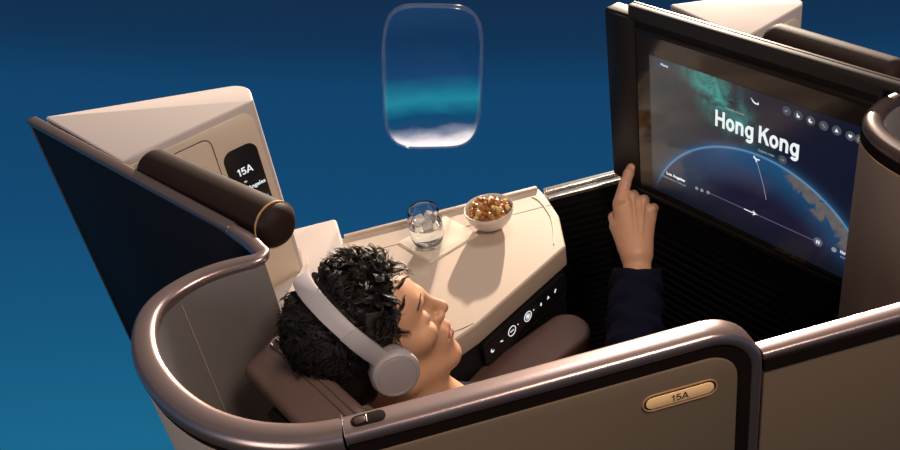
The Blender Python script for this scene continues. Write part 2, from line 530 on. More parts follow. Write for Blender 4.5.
# ================================================================== SHELLS, DOOR
RP = [(-0.0185, -0.005), (-0.0165, -0.007), (0.0165, -0.007), (0.0185, -0.004), (0.0188, 0.002), (0.017, 0.0065), (0.0135, 0.0086),
      (0.0, 0.0094), (-0.0135, 0.0086), (-0.0172, 0.006), (-0.0190, 0.001)]
RPS = [(-0.0185, -0.016), (-0.014, -0.018), (0.015, -0.012), (0.018, -0.008), (0.0185, 0.001), (0.016, 0.0055), (0.010, 0.008),
       (0.0, 0.009), (-0.010, 0.0075), (-0.0165, 0.003), (-0.0195, -0.004)]
SHP = [(-0.2275, 1.3612), (-0.1935, 1.3103), (-0.1665, 1.2645), (-0.152, 1.230), (-0.147, 1.216), (-0.157, 1.205), (-0.185, 1.205), (-0.22, 1.203), (-0.259, 1.192),
       (-0.296, 1.168), (-0.317, 1.138), (-0.3255, 1.098), (-0.322, 1.05), (-0.308, 1.0), (-0.279, 0.94), (-0.237, 0.884),
       (-0.183, 0.840), (-0.124, 0.813), (-0.072, 0.803)]
def shell(dx, label, rail, fab, lin, full=True):
    sh = empty('seat_shell', (-0.2 + dx, 1.05, 0.0), label, 'seat shell', None)
    pts = [(x + dx, y, 1.215) for x, y in SHP]
    path = spline(pts, 8)
    n = len(path)
    sc = [0.40 + 0.22 * min(1, i / 14) + 0.38 * min(1, max(0, (i - 32) / 40)) for i in range(n)]
    M('top_rail', sweep(path, RPS, scale=sc if full else [q * 0.82 for q in sc]), rail, sh, angle=50, label='rounded rose brown metal rail')
    low = path[42:]
    lp = [(p[0], p[1], 0) for p in low]
    M('shadow_gap', sweep(lp, [(-0.0165, 1.186), (0.008, 1.186), (0.008, 1.205), (-0.0165, 1.205)]), GAP, sh)
    M('gold_line', sweep(lp, [(-0.0155, 1.183), (-0.013, 1.183), (-0.013, 1.1865), (-0.0155, 1.1865)]), GOLD, sh)
    # sweep lateral points to the left of travel = inside of the U
    M('outer_panel', sweep(lp, [(-0.0165, 0.05), (-0.006, 0.05), (-0.006, 1.182), (-0.013, 1.184), (-0.0165, 1.180)]), fab, sh, label='pale woven outer panel')
    M('lining', sweep([(p[0], p[1], 0) for p in path[38:]], [(0.004, 0.25), (0.0150, 0.25), (0.0150, 1.206), (0.004, 1.206)]), lin, sh, label='grey fabric lining')
    i = 70
    p = np.array(path[i]); tg = np.array(path[i + 1]) - np.array(path[i - 1]); tg /= np.linalg.norm(tg); L = np.cross(Z, tg)
    q = p + L * 0.0155
    M('seam', tube([(q[0], q[1], 1.195), (q[0], q[1], 0.6)], 0.0011, 6), SHELL_LIT, sh)
    return sh
shell(0.0, 'curved grey privacy shell with rose brown rail wrapping behind the passenger', RAIL, SHELL_LIT, LINING)
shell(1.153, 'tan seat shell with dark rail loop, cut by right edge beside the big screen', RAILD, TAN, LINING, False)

door = empty('sliding_door', (0.19, 0.80, 0.0), 'taupe sliding suite door bearing the gold 15A plate, in the foreground', 'door')
dpth = [(-0.0706, 0.803, 1.2135)] + [(x, 0.803, 1.2135 - 0.0025 * min(1, (x + 0.07) / 0.1)) for x in np.linspace(0.0, 0.385, 12)]
cx, cz, rr = 0.386, 1.143, 0.068
dpth += [(cx + rr * sin(a), 0.803, cz + rr * cos(a)) for a in np.linspace(0.05, pi / 2, 12)]
dpth += [(cx + rr, 0.803, z) for z in np.linspace(1.12, 0.32, 8)]
M('top_rail', sweep(dpth, RP, lat=(0, 1, 0)), RAIL, door, angle=50, label='polished rose brown edge rail with bright top')
def doorshape(x0, inset, r, z0=0.30):
    xr = 0.454 - inset; zt = 1.211 - inset
    return rpoly([(x0, z0), (xr, z0), (xr, zt), (x0, zt)], [0, 0, r, 0], 10)
DF = Fr((0, 0.803, 0), (1, 0, 0), (0, 0, 1), (0, -1, 0))
M('shadow_gap', DF.map(prism(doorshape(-0.0705, 0.006, 0.062), -0.014, 0.0165)), GAP, door)
M('panel', DF.map(prism(doorshape(-0.0705, 0.027, 0.044), 0.010, 0.0195, 0.003)), TAUPE, door)
# nameplate
BX0, BX1, BZ0, BZ1 = 0.300, 0.394, 1.1265, 1.1475
zc = (BZ0 + BZ1) / 2
fr_b = M('nameplate', DF.map(prism(rrect(BX0 - 0.003, BX1 + 0.003, BZ0 - 0.003, BZ1 + 0.003, 0.0135, 8), 0.017, 0.0205, 0.001)), INK, door)
M('gold_border', sweep([DF.p(a, bz, 0.0206) for a, bz in rrect(BX0 - 0.003, BX1 + 0.003, BZ0 - 0.003, BZ1 + 0.003, 0.0135, 8)],
                       [(-0.0008, -0.0008), (0.0008, -0.0008), (0.0008, 0.0008), (-0.0008, 0.0008)], up=(0, -1, 0), closed=True), GOLD, fr_b)
M('gold_face', DF.map(prism(rrect(BX0 + 0.001, BX1 - 0.001, BZ0 + 0.001, BZ1 - 0.001, 0.0094, 8), 0.0200, 0.0218, 0.0008)), BRASS, fr_b, label='gold face')
M('seat_number', word(DF, '15A', 0.0112, 0.3345, zc - 0.0056, 0.0219, 0.105, width=0.0235), INK, fr_b, smooth=False, label='dark digits 15A')
# latch set in the rail
LF = Fr((-0.045, 0.805, 1.2224), (1, 0, 0), (0, 1, 0), (0, 0, 1))
la = M('latch', LF.map(prism(rrect(-0.017, 0.026, -0.009, 0.009, 0.0085, 6), -0.004, 0.0005, 0.0004)), GAP, door)
M('latch_button', LF.map(prism(rrect(-0.013, 0.002, -0.0055, 0.0055, 0.005, 6), -0.002, 0.0018, 0.0008)), RAILD, la)
M('latch_glint', LF.map(box(0.002, 0.0036, -0.006, 0.006, -0.002, 0.0022, 0.0005)), SILVER, la)
M('rail_seam', box(-0.0716, -0.0707, 0.7838, 0.8221, 1.2068, 1.2231), SILVER, door)

fx = empty('side_wall_panel', (0.75, 0.80, 0.0), 'lower taupe aisle wall panel to the right of the 15A door', 'panel')
RP2 = [(a * 0.72, c * 0.7) for a, c in RP]
M('top_rail', sweep([(x, 0.803, 1.154) for x in np.linspace(0.465, 1.05, 6)], RP2, lat=(0, 1, 0)), RAIL, fx, angle=50)
M('shadow_gap', box(0.466, 1.05, 0.7875, 0.812, 1.130, 1.150), GAP, fx)
M('panel', box(0.466, 1.05, 0.789, 0.815, 0.30, 1.131, 0.003), TAUPE, fx)

# ================================================================== LEFT: NAVY PANEL, CABINET, BOLSTER
pa = np.array((-0.6087, 1.9172, 0)); pd = np.array((0.55638, -0.83093, 0)); pn = np.array((-0.83093, -0.55638, 0))
PF = Fr(pa, pd, Z, pn)
nv = empty('privacy_panel', pa + pd * 0.25, 'dark navy upright panel at the far left, its top edge sloping towards the shell', 'panel')
M('panel', PF.map(prism([(0.0, 0.565), (0.795, 0.565), (0.795, 1.212), (0.0, 1.212)], -0.016, -0.001, 0.003)), NAVY, nv)
M('top_rail', sweep([PF.p(s, 1.214, -0.008) for s in np.linspace(-0.004, 0.735, 8)], [(a * 0.62, c * 0.62) for a, c in RP]), RAIL_SHADE, nv, angle=50, label='rounded rose metal rail with shade in its colour')
M('side_rail', PF.map(box(-0.005, 0.004, 0.565, 1.212, -0.018, 0.001, 0.002)), RAIL_SHADE, nv)

def cabinet(poly, ztop, fo, flen, label, display=True):
    cb = empty('side_cabinet', (np.mean([p[0] for p in poly]), np.mean([p[1] for p in poly]), 0), label, 'cabinet')
    M('body', bevel_geo(prism(poly, 0.0, ztop), 0.004, 3, 50), CAB, cb, angle=35)
    F = Fr(np.array((fo[0], fo[1], 0)) + T * 0.0042, S, Z, T)
    # front skin with rounded top corner
    M('front_panel', F.map(prism(rpoly([(0.0, 0.02), (flen - 0.010, 0.02), (flen - 0.010, ztop - 0.016), (0.0, ztop - 0.016)], [0, 0, 0.03, 0], 8), -0.002, 0.0022, 0.0012)), CABF, cb, label='beige front panel')
    dr = M('storage_door', F.map(prism(rpoly([(-0.0, 0.86), (flen - 0.115, 0.86), (flen - 0.115, ztop - 0.034), (0.0, ztop - 0.034)], [0, 0.01, 0.018, 0], 8), 0.0, 0.0042, 0.0012)), CABF, cb)
    M('door_shadow_line', sweep([F.p(a, c2, 0.0020) for a, c2 in rpoly([(-0.002, 0.858), (flen - 0.1135, 0.858), (flen - 0.1135, ztop - 0.0325), (-0.002, ztop - 0.0325)], [0, 0.01, 0.018, 0], 8)],
                        [(-0.0009, -0.001), (0.0009, -0.001), (0.0009, 0.0006), (-0.0009, 0.0006)], up=T, closed=True), GAP, cb)  # thin dark strip painted in as the shadow line round the door
    if display:
        dm = M('seat_display', F.map(prism(rrect(0.198, 0.276, 0.955, 1.140, 0.022, 8), 0.0, 0.0045, 0.001)), BLACK, cb, label='small black screen reading 15A')
        M('seat_number', word(F, '15A', 0.0165, 0.2175, 1.0785, 0.0048, 0.155, width=0.036), WHITEI, dm, smooth=False, label='white 15A text')
        M('arrow_mark', text_geo(F, '▾', 0.010, 0.234, 1.062, 0.0052), WHITEI, dm, smooth=False) if False else None
        M('place_text', join(text_geo(F, 'to', 0.0075, 0.226, 1.060, 0.0052), text_geo(F, 'Los Angeles', 0.0125, 0.2085, 1.041, 0.0052, bold=0.0002, width=0.063)), WHITEI, dm, smooth=False, label='white place name')
        M('blue_strip', F.map(box(0.205, 0.269, 0.985, 1.012, 0.0046, 0.005)), emit('strip_blue', (0.05, 0.22, 0.5), 0.7), dm)
    return cb
lp = [(-0.392, 1.628), (-0.133, 1.7555), (-0.140, 1.845), (-0.575, 1.915)]
cabinet(rpoly(lp, [0.0, 0.018, 0.055, 0.004], 8), 1.220, (-0.404, 1.6259), 0.300,
        'pale angular side cabinet with a small black 15A screen, at the left')
rpq = [(0.818, 1.5307), (0.985, 1.6110), (0.995, 1.628), (0.985, 1.665), (0.930, 1.715), (0.762, 1.758)]
cabinet(rpoly(rpq, [0.0, 0.010, 0.012, 0.03, 0.03, 0.004], 5), 1.213, (0.8185, 1.5309), 0.184,
        'pale side cabinet showing its top behind the big screen, upper right', display=False)

def bolster(a, bq, r, label, trim):
    a = np.array(a, float); bq = np.array(bq, float)
    d = bq - a; L = np.linalg.norm(d); d /= L
    side = np.cross(Z, d); side /= np.linalg.norm(side); upv = np.cross(d, side)
    F = Fr(a, side, upv, d)
    bo = empty('headrest_bolster', (*(a + d * L / 2)[:2], a[2] - r - 0.01), label, 'headrest')
    prof = [(0.0, -0.002)]
    for q in np.linspace(0.0, pi / 2, 10): prof.append((r * 0.30 + r * 0.70 * sin(q), r * 0.75 * (1 - cos(q))))
    for q in np.linspace(pi / 2, 0.0, 10): prof.append((r * 0.30 + r * 0.70 * sin(q), L - r * 0.75 * (1 - cos(q))))
    prof.append((0.0, L + 0.002))
    M('pad', lathe(prof, None, 40, F), LEATHER, bo)
    M('mount_plate', F.map(box(-0.012, 0.012, -r - 0.004, -r * 0.6, L * 0.1, L * 0.9, 0.003)), BLACK, bo)
    if trim:
        M('gold_trim', sweep([F.p(r * 0.985 * cos(q), r * 0.985 * sin(q), L - r * 0.56) for q in np.linspace(0, 2 * pi, 40, endpoint=False)],
                             [(-0.0015, -0.0012), (0.0015, -0.0012), (0.0015, 0.0012), (-0.0015, 0.0012)], up=d, closed=True), GOLD, bo, label='thin gold ring on the end')
    return bo
bolster((-0.346, 1.625, 1.195), (-0.112, 1.300, 1.195), 0.041, 'dark leather bolster with gold trimmed end in front of the left cabinet', True)
bolster((0.864, 1.528, 1.200), (0.974, 1.262, 1.200), 0.037, 'dark leather bolster behind the big screen, upper right', False)

# ================================================================== CONSOLE AND LEDGE
C0 = Fr((0, 0, 0), (1, 0, 0), (0, 1, 0), (0, 0, 1))
co = empty('side_console', (0.2, 1.7, 0.0), 'beige side console table under the glass and bowl', 'console')
top = [(-0.31, 1.655), (-0.31, 1.50), (-0.10, 1.33), (0.200, 1.487), (0.462, 1.671), (0.487, 1.795), (0.484, 1.896), (0.478, 1.934), (-0.125, 1.934), (-0.125, 1.745)]
M('table_top', bevel_geo(prism(rpoly(top, [0, 0, 0, 0.012, 0.018, 0.03, 0.03, 0.006, 0, 0], 5), 0.664, 0.720), 0.007, 4, 50), CONS, co, angle=35)
M('rear_lip', bevel_geo(prism([(-0.03, 1.925), (0.474, 1.925), (0.474, 1.937), (-0.03, 1.937)], 0.71, 0.7265), 0.002, 2), CONS, co)
M('end_lip', sweep(spline([(0.440, 1.690, 0.7205), (0.455, 1.74, 0.7205), (0.467, 1.80, 0.7205), (0.464, 1.87, 0.7205), (0.452, 1.903, 0.7205)], 6),
                   [(-0.0012, -0.002), (0.0012, -0.002), (0.0012, 0.0012), (-0.0012, 0.0012)]), CABF, co)
M('seam', box(-0.03, 0.485, 1.846, 1.8475, 0.7195, 0.7203), GAP, co)
M('cable_slot', sweep([(0.150, 1.484, 0.7200), (0.170, 1.487, 0.7203), (0.195, 1.494, 0.7200)], [(-0.0008, -0.001), (0.0008, -0.001), (0.0008, 0.0002), (-0.0008, 0.0002)]), GAP, co)
# front carcass
ce = np.array((0.209, 1.493, 0)); cd = np.array((0.8171, 0.5765, 0)); cn = np.array((0.5765, -0.8171, 0))
CF = Fr(ce, cd, Z, cn)
M('carcass', prism([(-0.305, 1.65), (-0.305, 1.51), (-0.10, 1.34), (0.198, 1.500), (0.452, 1.679), (0.484, 1.80), (0.482, 1.925), (-0.12, 1.925), (-0.12, 1.74)], 0.0, 0.664), BLACK, co)
pnl = M('control_panel', CF.map(prism(rrect(-0.005, 0.295, 0.588, 0.657, 0.02, 8), -0.012, 0.004, 0.002)), mat('control_gloss', (0.012, 0.012, 0.014), 0.22), co, label='glossy black panel of white touch icons')
M('panel_border', sweep([CF.p(a, bz, 0.0035) for a, bz in rrect(-0.002, 0.292, 0.591, 0.654, 0.018, 8)],
                        [(-0.0009, -0.001), (0.0009, -0.001), (0.0009, 0.001), (-0.0009, 0.001)], up=cn, closed=True), BARF, pnl)
zi = 0.628
ic = []
def CI(name, g, m=WHITEI): M(name, g, m, pnl, smooth=False)
CI('moon_icon', CF.map(prism([(0.020 + 0.006 * cos(a), zi - 0.004 + 0.006 * sin(a)) for a in np.linspace(2.2, 5.6, 10)] + [(0.022 + 0.0045 * cos(a), zi - 0.0025 + 0.0045 * sin(a)) for a in np.linspace(5.4, 2.4, 8)], 0.004, 0.0048)))
CI('lamp_icon', CF.map(prism([(0.047, zi - 0.001), (0.054, zi - 0.005), (0.057, zi - 0.003), (0.049, zi + 0.001)], 0.004, 0.0048)))
CI('recline_button', join(ring(CF, 0.089, zi, 0.0125, 0.0017, 0.0045), CF.map(box(0.083, 0.095, zi - 0.001, zi + 0.001, 0.004, 0.0048)), disc(CF, 0.111, zi + 0.003, 0.0016, 0.004, 0.0048, 8)))
CI('light_button', join(ring(CF, 0.147, zi, 0.0125, 0.0017, 0.0045), disc(CF, 0.147, zi, 0.0045, 0.004, 0.0048, 10), ring(CF, 0.147, zi, 0.007, 0.0012, 0.0045, 14), disc(CF, 0.169, zi + 0.003, 0.0016, 0.004, 0.0048, 8)))
CI('flame_icon', CF.map(prism([(0.194, zi - 0.004), (0.198, zi - 0.004), (0.199, zi), (0.197, zi + 0.005), (0.194, zi)], 0.004, 0.0048)))
CI('bell_icon', CF.map(prism([(0.220, zi - 0.003), (0.228, zi - 0.003), (0.226, zi + 0.002), (0.224, zi + 0.005), (0.222, zi + 0.002)], 0.004, 0.0048)))
CI('seat_icon', CF.map(prism([(0.248, zi - 0.003), (0.251, zi - 0.004), (0.253, zi + 0.001), (0.256, zi + 0.004), (0.252, zi + 0.005), (0.249, zi + 0.002)], 0.004, 0.0048)))

ar = empty('armrest', (0.35, 1.52, 0.0), 'brown leather armrest with rounded end below the console icons', 'armrest')
AF = Fr((0.17, 1.415, 0), (0.8976, 0.4409, 0), (-0.4409, 0.8976, 0), Z)
ap = rpoly([(-0.01, -0.045), (0.325, -0.045), (0.325, 0.066), (0.06, 0.066), (-0.01, 0.05)], [0.0, 0.056, 0.05, 0.0, 0.0], 10)
M('pad', AF.map(bevel_geo(prism(ap, 0.545, 0.588), 0.010, 4, 50)), ARML, ar)
M('support', AF.map(prism(rpoly([(0.0, -0.035), (0.305, -0.035), (0.305, 0.055), (0.0, 0.04)], [0, 0.04, 0.04, 0], 6), 0.0, 0.546)), BLACK, ar)

lg = empty('corner_ledge', (-0.15, 1.83, 0.0), 'small pale raised ledge between the left cabinet and the console', 'shelf')
M('body', bevel_geo(prism(rpoly([(-0.31, 1.56), (-0.115, 1.56), (-0.033, 1.78), (-0.038, 1.920), (-0.20, 1.920), (-0.20, 1.868), (-0.148, 1.853), (-0.138, 1.820), (-0.137, 1.765), (-0.146, 1.738), (-0.31, 1.657)], [0, 0.02, 0.03, 0.01, 0, 0, 0, 0, 0, 0, 0], 6), 0.7205, 0.790), 0.006, 4, 50), CAB, lg, angle=35)
M('seam', box(-0.1235, -0.1222, 1.70, 1.79, 0.789, 0.7906), CABF, lg)

# ================================================================== SEAT
ub = -S * 0.33 + Z * 0.944; fb = S * 0.944 + Z * 0.33
HP = np.array((-0.1605, 1.150, 1.102)) + fb * 0.010
HF = Fr(HP, T, ub, fb)
seat = empty('passenger_seat', (0.18, 1.12, 0.0), 'brown leather reclined seat the passenger lies back in', 'seat')
hr = M('headrest', HF.map(box(-0.005, 0.318, -0.24, 0.004, -0.085, 0.0, 0.016, 4)), LEATHB, seat, label='brown leather headrest cushion')
M('piping', join(*[tube([HF.p(s, 0.0042, c) for s in np.linspace(0.01, 0.303, 10)], 0.0020, 8) for c in (-0.013, -0.024)]), LEATHB, hr, label='twin raised piping')
M('headrest_mount', HF.map(box(0.05, 0.27, -0.30, -0.05, -0.105, -0.083, 0.008)), BLACK, seat)
M('backrest', HF.map(box(0.0, 0.36, -0.70, -0.245, -0.085, -0.01, 0.03, 4)), LEATHB, seat)
bb = HF.p(0.18, -0.70, -0.04)
SF = Fr((bb[0], bb[1], 0), S, T, Z)
M('seat_cushion', SF.map(box(0.0, 0.44, -0.15, 0.20, 0.30, 0.42, 0.03, 4)), LEATHB, seat)
M('base', SF.map(box(0.02, 0.38, -0.13, 0.18, 0.0, 0.30, 0.01)), BLACK, seat)

# ================================================================== BIG SCREEN
ma = np.array((0.6308, 1.8014, 0)); md = np.array((0.41298, -0.91074, 0)); mn = np.array((-0.91074, -0.41298, 0))
MF = Fr(ma, md, Z, mn)
mo = empty('entertainment_monitor', MF.p(0.37, 0.0, -0.03), 'large black screen showing Hong Kong above a blue globe, facing the passenger', 'monitor')
M('housing', MF.map(bevel_geo(prism([(0.0, 0.795), (0.645, 0.795), (0.645, 1.220), (0.0, 1.220)], -0.045, -0.002), 0.006, 3)), BEZEL, mo)
M('front_frame', MF.map(join(bevel_geo(prism(rrect(0.006, 0.092, 0.800, 1.216, 0.012, 5), -0.004, 0.0015), 0.0015, 2, 50),
                             box(0.092, 0.645, 0.782, 0.799, -0.006, 0.006, 0.003), box(0.088, 0.645, 1.190, 1.200, -0.004, 0.0015, 0.001))), BEZEL, mo)
bar = MF.map(prism([(0, 0)] * 0 + [(0.070, 1.196), (0.645, 1.196), (0.645, 1.2275), (0.72, 1.2275), (0.72, 1.2435), (0.070, 1.2435)], -0.018, -0.002, 0.003))
M('top_bar', bar, BARF, mo, label='raised charcoal bar along the top')
M('bar_edge', MF.map(box(0.070, 0.72, 1.232, 1.2440, -0.024, -0.017, 0.0015)), RAILD, mo)
M('glass', MF.map(box(0.0935, 0.645, 0.801, 1.190, -0.004, 0.0005)), mat('screen_glass_black', (0.020, 0.016, 0.013), 0.10, coat=0.2), mo)
# picture
DM = bpy.data.materials.new('display_picture')
t, b, o = nodes(DM)
b.inputs['Base Color'].default_value = (0.006, 0.006, 0.007, 1); b.inputs['Roughness'].default_value = 0.13
uvn = t.nodes.new('ShaderNodeUVMap'); uvn.uv_map = 'sz'
sp = t.nodes.new('ShaderNodeSeparateXYZ'); t.links.new(uvn.outputs['UV'], sp.inputs[0])
Xs, Ys = sp.outputs['X'], sp.outputs['Y']
def noise(scale, detail=5, rough=0.55, dist=0.0, vec=None):
    n = t.nodes.new('ShaderNodeTexNoise'); n.inputs['Scale'].default_value = scale; n.inputs['Detail'].default_value = detail
    n.inputs['Roughness'].default_value = rough; n.inputs['Distortion'].default_value = dist
    t.links.new(vec or uvn.outputs['UV'], n.inputs['Vector']); return n.outputs['Fac']
def sstep(x, a, c):
    n = t.nodes.new('ShaderNodeMapRange'); n.interpolation_type = 'SMOOTHSTEP'
    t.links.new(x, n.inputs['Value']); n.inputs['From Min'].default_value = a; n.inputs['From Max'].default_value = c
    return n.outputs['Result']
def mixc(f, a, c):
    n = t.nodes.new('ShaderNodeMix'); n.data_type = 'RGBA'
    if isinstance(f, (int, float)): n.inputs[0].default_value = f
    else: t.links.new(f, n.inputs[0])
    for i, x in ((6, a), (7, c)):
        if isinstance(x, tuple): n.inputs[i].default_value = (*x, 1)
        else: t.links.new(x, n.inputs[i])
    return n.outputs[2]
def mm(op, *a, **k): return mth(t, op, *a, **k)
dx = mm('SUBTRACT', Xs, 0.413); dy = mm('SUBTRACT', Ys, 0.721)
rad = mm('SQRT', mm('ADD', mm('MULTIPLY', dx, dx), mm('MULTIPLY', dy, dy)))
# nebula streak
q = mm('ADD', mm('MULTIPLY', mm('SUBTRACT', Xs, 0.315), 0.80), mm('MULTIPLY', mm('SUBTRACT', Ys, 1.10), 0.60))
g = mm('EXPONENT', mm('MULTIPLY', mm('MULTIPLY', q, q), -520.0))
neb = mm('MULTIPLY', g, sstep(noise(28, 6, 0.6, 0.5), 0.30, 0.75))
neb = mm('MULTIPLY', neb, sstep(Ys, 1.00, 1.10))
left = sstep(Xs, 0.42, 0.12)  # grey glass reflection painted into the picture's left side
space = mixc(left, (0.006, 0.008, 0.022), (0.050, 0.050, 0.050))
space = mixc(mm('MULTIPLY', neb, 0.95), space, (0.045, 0.40, 0.36))
vo = t.nodes.new('ShaderNodeTexVoronoi'); vo.inputs['Scale'].default_value = 60
t.links.new(uvn.outputs['UV'], vo.inputs['Vector'])
star = mm('MULTIPLY', sstep(vo.outputs['Distance'], 0.07, 0.02), sstep(noise(21, 2), 0.52, 0.62))
space = mixc(mm('MULTIPLY', star, 0.45), space, (0.5, 0.55, 0.6))
inside = sstep(rad, 0.2925, 0.2905)
depth = sstep(rad, 0.292, 0.185)
ocean = mixc(depth, (0.012, 0.070, 0.170), (0.010, 0.009, 0.028))
ocean = mixc(sstep(dx, -0.05, -0.27), ocean, (0.040, 0.042, 0.055))  # same painted reflection haze greys the globe's left side
# land belt towards the right
lq = mm('ADD', mm('MULTIPLY', mm('SUBTRACT', Xs, 0.565), 0.62), mm('MULTIPLY', mm('SUBTRACT', Ys, 0.945), 0.78))
lm = mm('EXPONENT', mm('MULTIPLY', mm('MULTIPLY', lq, lq), -1800.0))
ln = sstep(mm('ADD', noise(26, 6, 0.65, 0.8), mm('MULTIPLY', lm, 0.22)), 0.57, 0.65)
lmask = mm('MULTIPLY', mm('MULTIPLY', ln, sstep(Xs, 0.455, 0.50)), sstep(lm, 0.05, 0.5))
ocean = mixc(mm('MULTIPLY', lmask, 0.62), ocean, mixc(noise(60, 5), (0.03, 0.05, 0.05), (0.33, 0.21, 0.10)))
rim = mm('MULTIPLY', inside, sstep(rad, 0.284, 0.2905))
ocean = mixc(mm('MULTIPLY', rim, 0.7), ocean, (0.12, 0.33, 0.58))
glow = mm('EXPONENT', mm('MULTIPLY', mm('MAXIMUM', mm('SUBTRACT', rad, 0.292), 0.0), -130.0))
space = mixc(mm('MULTIPLY', glow, 0.55), space, (0.03, 0.12, 0.26))
pic = mixc(inside, space, ocean)
pic = mixc(sstep(Ys, 0.885, 0.815), pic, (0.006, 0.008, 0.016))
t.links.new(pic, b.inputs['Emission Color']); b.inputs['Emission Strength'].default_value = 1.0
disp = M('display', MF.map(prism([(0.131, 0.812), (0.6435, 0.812), (0.6435, 1.1475), (0.131, 1.1475)], 0.0004, 0.0012)), DM, mo, smooth=False, label='lit picture of a blue globe and stars')
uv = disp.data.uv_layers.new(name='sz')
for lp_ in disp.data.loops:
    w = np.array(disp.data.vertices[lp_.vertex_index].co) + np.array(OFF[disp.name])
    uv.data[lp_.index].uv = ((w - ma) @ md, w[2])
def D(name, g, m=WHITEI, label=None): M(name, g, m, disp, smooth=False, label=label)
c = 0.0016
D('title_text', word(MF, 'Hong Kong', 0.0375, 0.306, 1.0400, 0.0014, 0.185, width=0.195), label='large white Hong Kong title')
D('wing_logo', MF.map(prism([(0.389, 1.131), (0.394, 1.127), (0.398, 1.124), (0.404, 1.123), (0.4065, 1.127), (0.408, 1.121), (0.399, 1.1205), (0.394, 1.1235)], c, c + 0.0004)), label='small white wing mark')
D('greeting_text', text_geo(MF, 'Welcome on board', 0.0075, 0.329, 1.0865, c, width=0.046), DIMI)
D('menu_button', MF.map(prism(rrect(0.152, 0.191, 1.127, 1.143, 0.004, 4), 0.0012, 0.0015)), BTN)
D('menu_text', text_geo(MF, 'Menu', 0.0085, 0.163, 1.1325, c, width=0.019))
for (s_, z_) in ((0.469, 1.129), (0.494, 1.128), (0.520, 1.1265), (0.547, 1.1255), (0.573, 1.125), (0.600, 1.1235)):
    D('round_button', disc(MF, s_, z_, 0.0095, 0.0012, 0.0015), BTN)
D('amber_button', disc(MF, 0.618, 1.1232, 0.0095, 0.0012, 0.00145), BTN)
def poly(pts, s_, z_, k=1.0): return MF.map(prism([(s_ + a * k, z_ + d_ * k) for a, d_ in pts], c, c + 0.0004))
D('send_icon', poly([(-0.004, -0.003), (-0.001, -0.003), (0.004, 0.003), (-0.003, 0.001)], 0.469, 1.129), DIMI)
D('chair_icon', poly([(-0.003, -0.004), (0.003, -0.004), (0.003, 0.0), (-0.001, 0.0), (-0.001, 0.004), (-0.003, 0.004)], 0.494, 1.128))
D('moon_icon', MF.map(prism([(0.520 + 0.0045 * cos(a), 1.1265 + 0.0045 * sin(a)) for a in np.linspace(1.8, 6.0, 10)] + [(0.5222 + 0.0035 * cos(a), 1.1285 + 0.0035 * sin(a)) for a in np.linspace(5.6, 2.2, 8)], c, c + 0.0004)))
D('phone_icon', poly([(-0.004, 0.003), (-0.002, 0.004), (0.004, -0.003), (0.002, -0.004)], 0.547, 1.1255), DIMI)
D('bell_icon', poly([(-0.004, -0.003), (0.004, -0.003), (0.002, 0.0), (0.0, 0.0045), (-0.002, 0.0)], 0.573, 1.125))
D('heart_icon', poly([(0, -0.004), (0.0042, 0.0005), (0.0022, 0.0035), (0, 0.0018), (-0.0022, 0.0035), (-0.0042, 0.0005)], 0.600, 1.1235))
D('headset_icon', ring(MF, 0.618, 1.1232, 0.0038, 0.0015, c, 12), AMBER)
D('route_text', text_geo(MF, 'Explore route', 0.0080, 0.412, 1.0205, c, width=0.036), DIMI)
D('arrow_button', disc(MF, 0.467, 1.0215, 0.0095, 0.0012, 0.0015), BTN)
D('arrow_icon', poly([(-0.004, -0.0005), (0.001, -0.0005), (0.001, -0.003), (0.004, 0.0), (0.001, 0.003), (0.001, 0.0005), (-0.004, 0.0005)], 0.467, 1.0215), DIMI)
D('plane_marker', poly([(-0.006, 0.007), (0.0, 0.002), (0.008, 0.003), (0.008, 0.001), (0.001, -0.001), (0.002, -0.006), (0.0, -0.006), (-0.002, -0.001), (-0.007, 0.003)], 0.408, 0.999))
D('route_line', sweep([MF.p(s_, z_, c) for s_, z_ in ((0.409, 0.996), (0.418, 0.972), (0.428, 0.945), (0.436, 0.915))], [(-0.0006, -0.0002), (0.0006, -0.0002), (0.0006, 0.0002), (-0.0006, 0.0002)], up=mn), DIMI)
D('origin_text', text_geo(MF, 'Los Angeles', 0.0100, 0.174, 0.8685, c, bold=0.0002, width=0.052), label='white Los Angeles caption')
D('origin_detail', text_geo(MF, 'Departed at 11:05 am', 0.0068, 0.162, 0.8575, c, width=0.066), DIMI)
for s_, z_ in ((0.259, 0.8665), (0.273, 0.867), (0.290, 0.869)):
    D('step_dot', disc(MF, s_, z_, 0.0042, 0.0012, 0.0017, 12), DIMI)
D('track_line', MF.map(box(0.296, 0.548, 0.8685, 0.8700, 0.0012, 0.0017)), LINEI)
D('track_lit', MF.map(box(0.384, 0.412, 0.8683, 0.8702, 0.0013, 0.0019)), WHITEI)
D('plane_icon', poly([(-0.006, 0.005), (-0.002, 0.001), (-0.005, 0.0), (-0.002, -0.001), (-0.006, -0.005), (-0.003, -0.005), (0.002, -0.001), (0.007, 0.0), (0.002, 0.001), (-0.003, 0.005)], 0.411, 0.8693))
D('pause_button', disc(MF, 0.558, 0.8700, 0.0100, 0.0012, 0.0015), LINEI)
D('pause_icon', join(MF.map(box(0.5545, 0.5570, 0.8660, 0.8740, c, c + 0.0004)), MF.map(box(0.5590, 0.5615, 0.8660, 0.8740, c, c + 0.0004))))
D('skip_dot', disc(MF, 0.593, 0.8690, 0.0055, 0.0012, 0.0017, 14), DIMI)
D('destination_text', word(MF, 'Hong Kong', 0.0072, 0.6065, 0.8680, 0.0014, 0.17, width=0.036), label='small white Hong Kong caption')
D('destination_detail', text_geo(MF, 'Arriving 6:20 pm', 0.0062, 0.6070, 0.8585, c, width=0.035), DIMI)

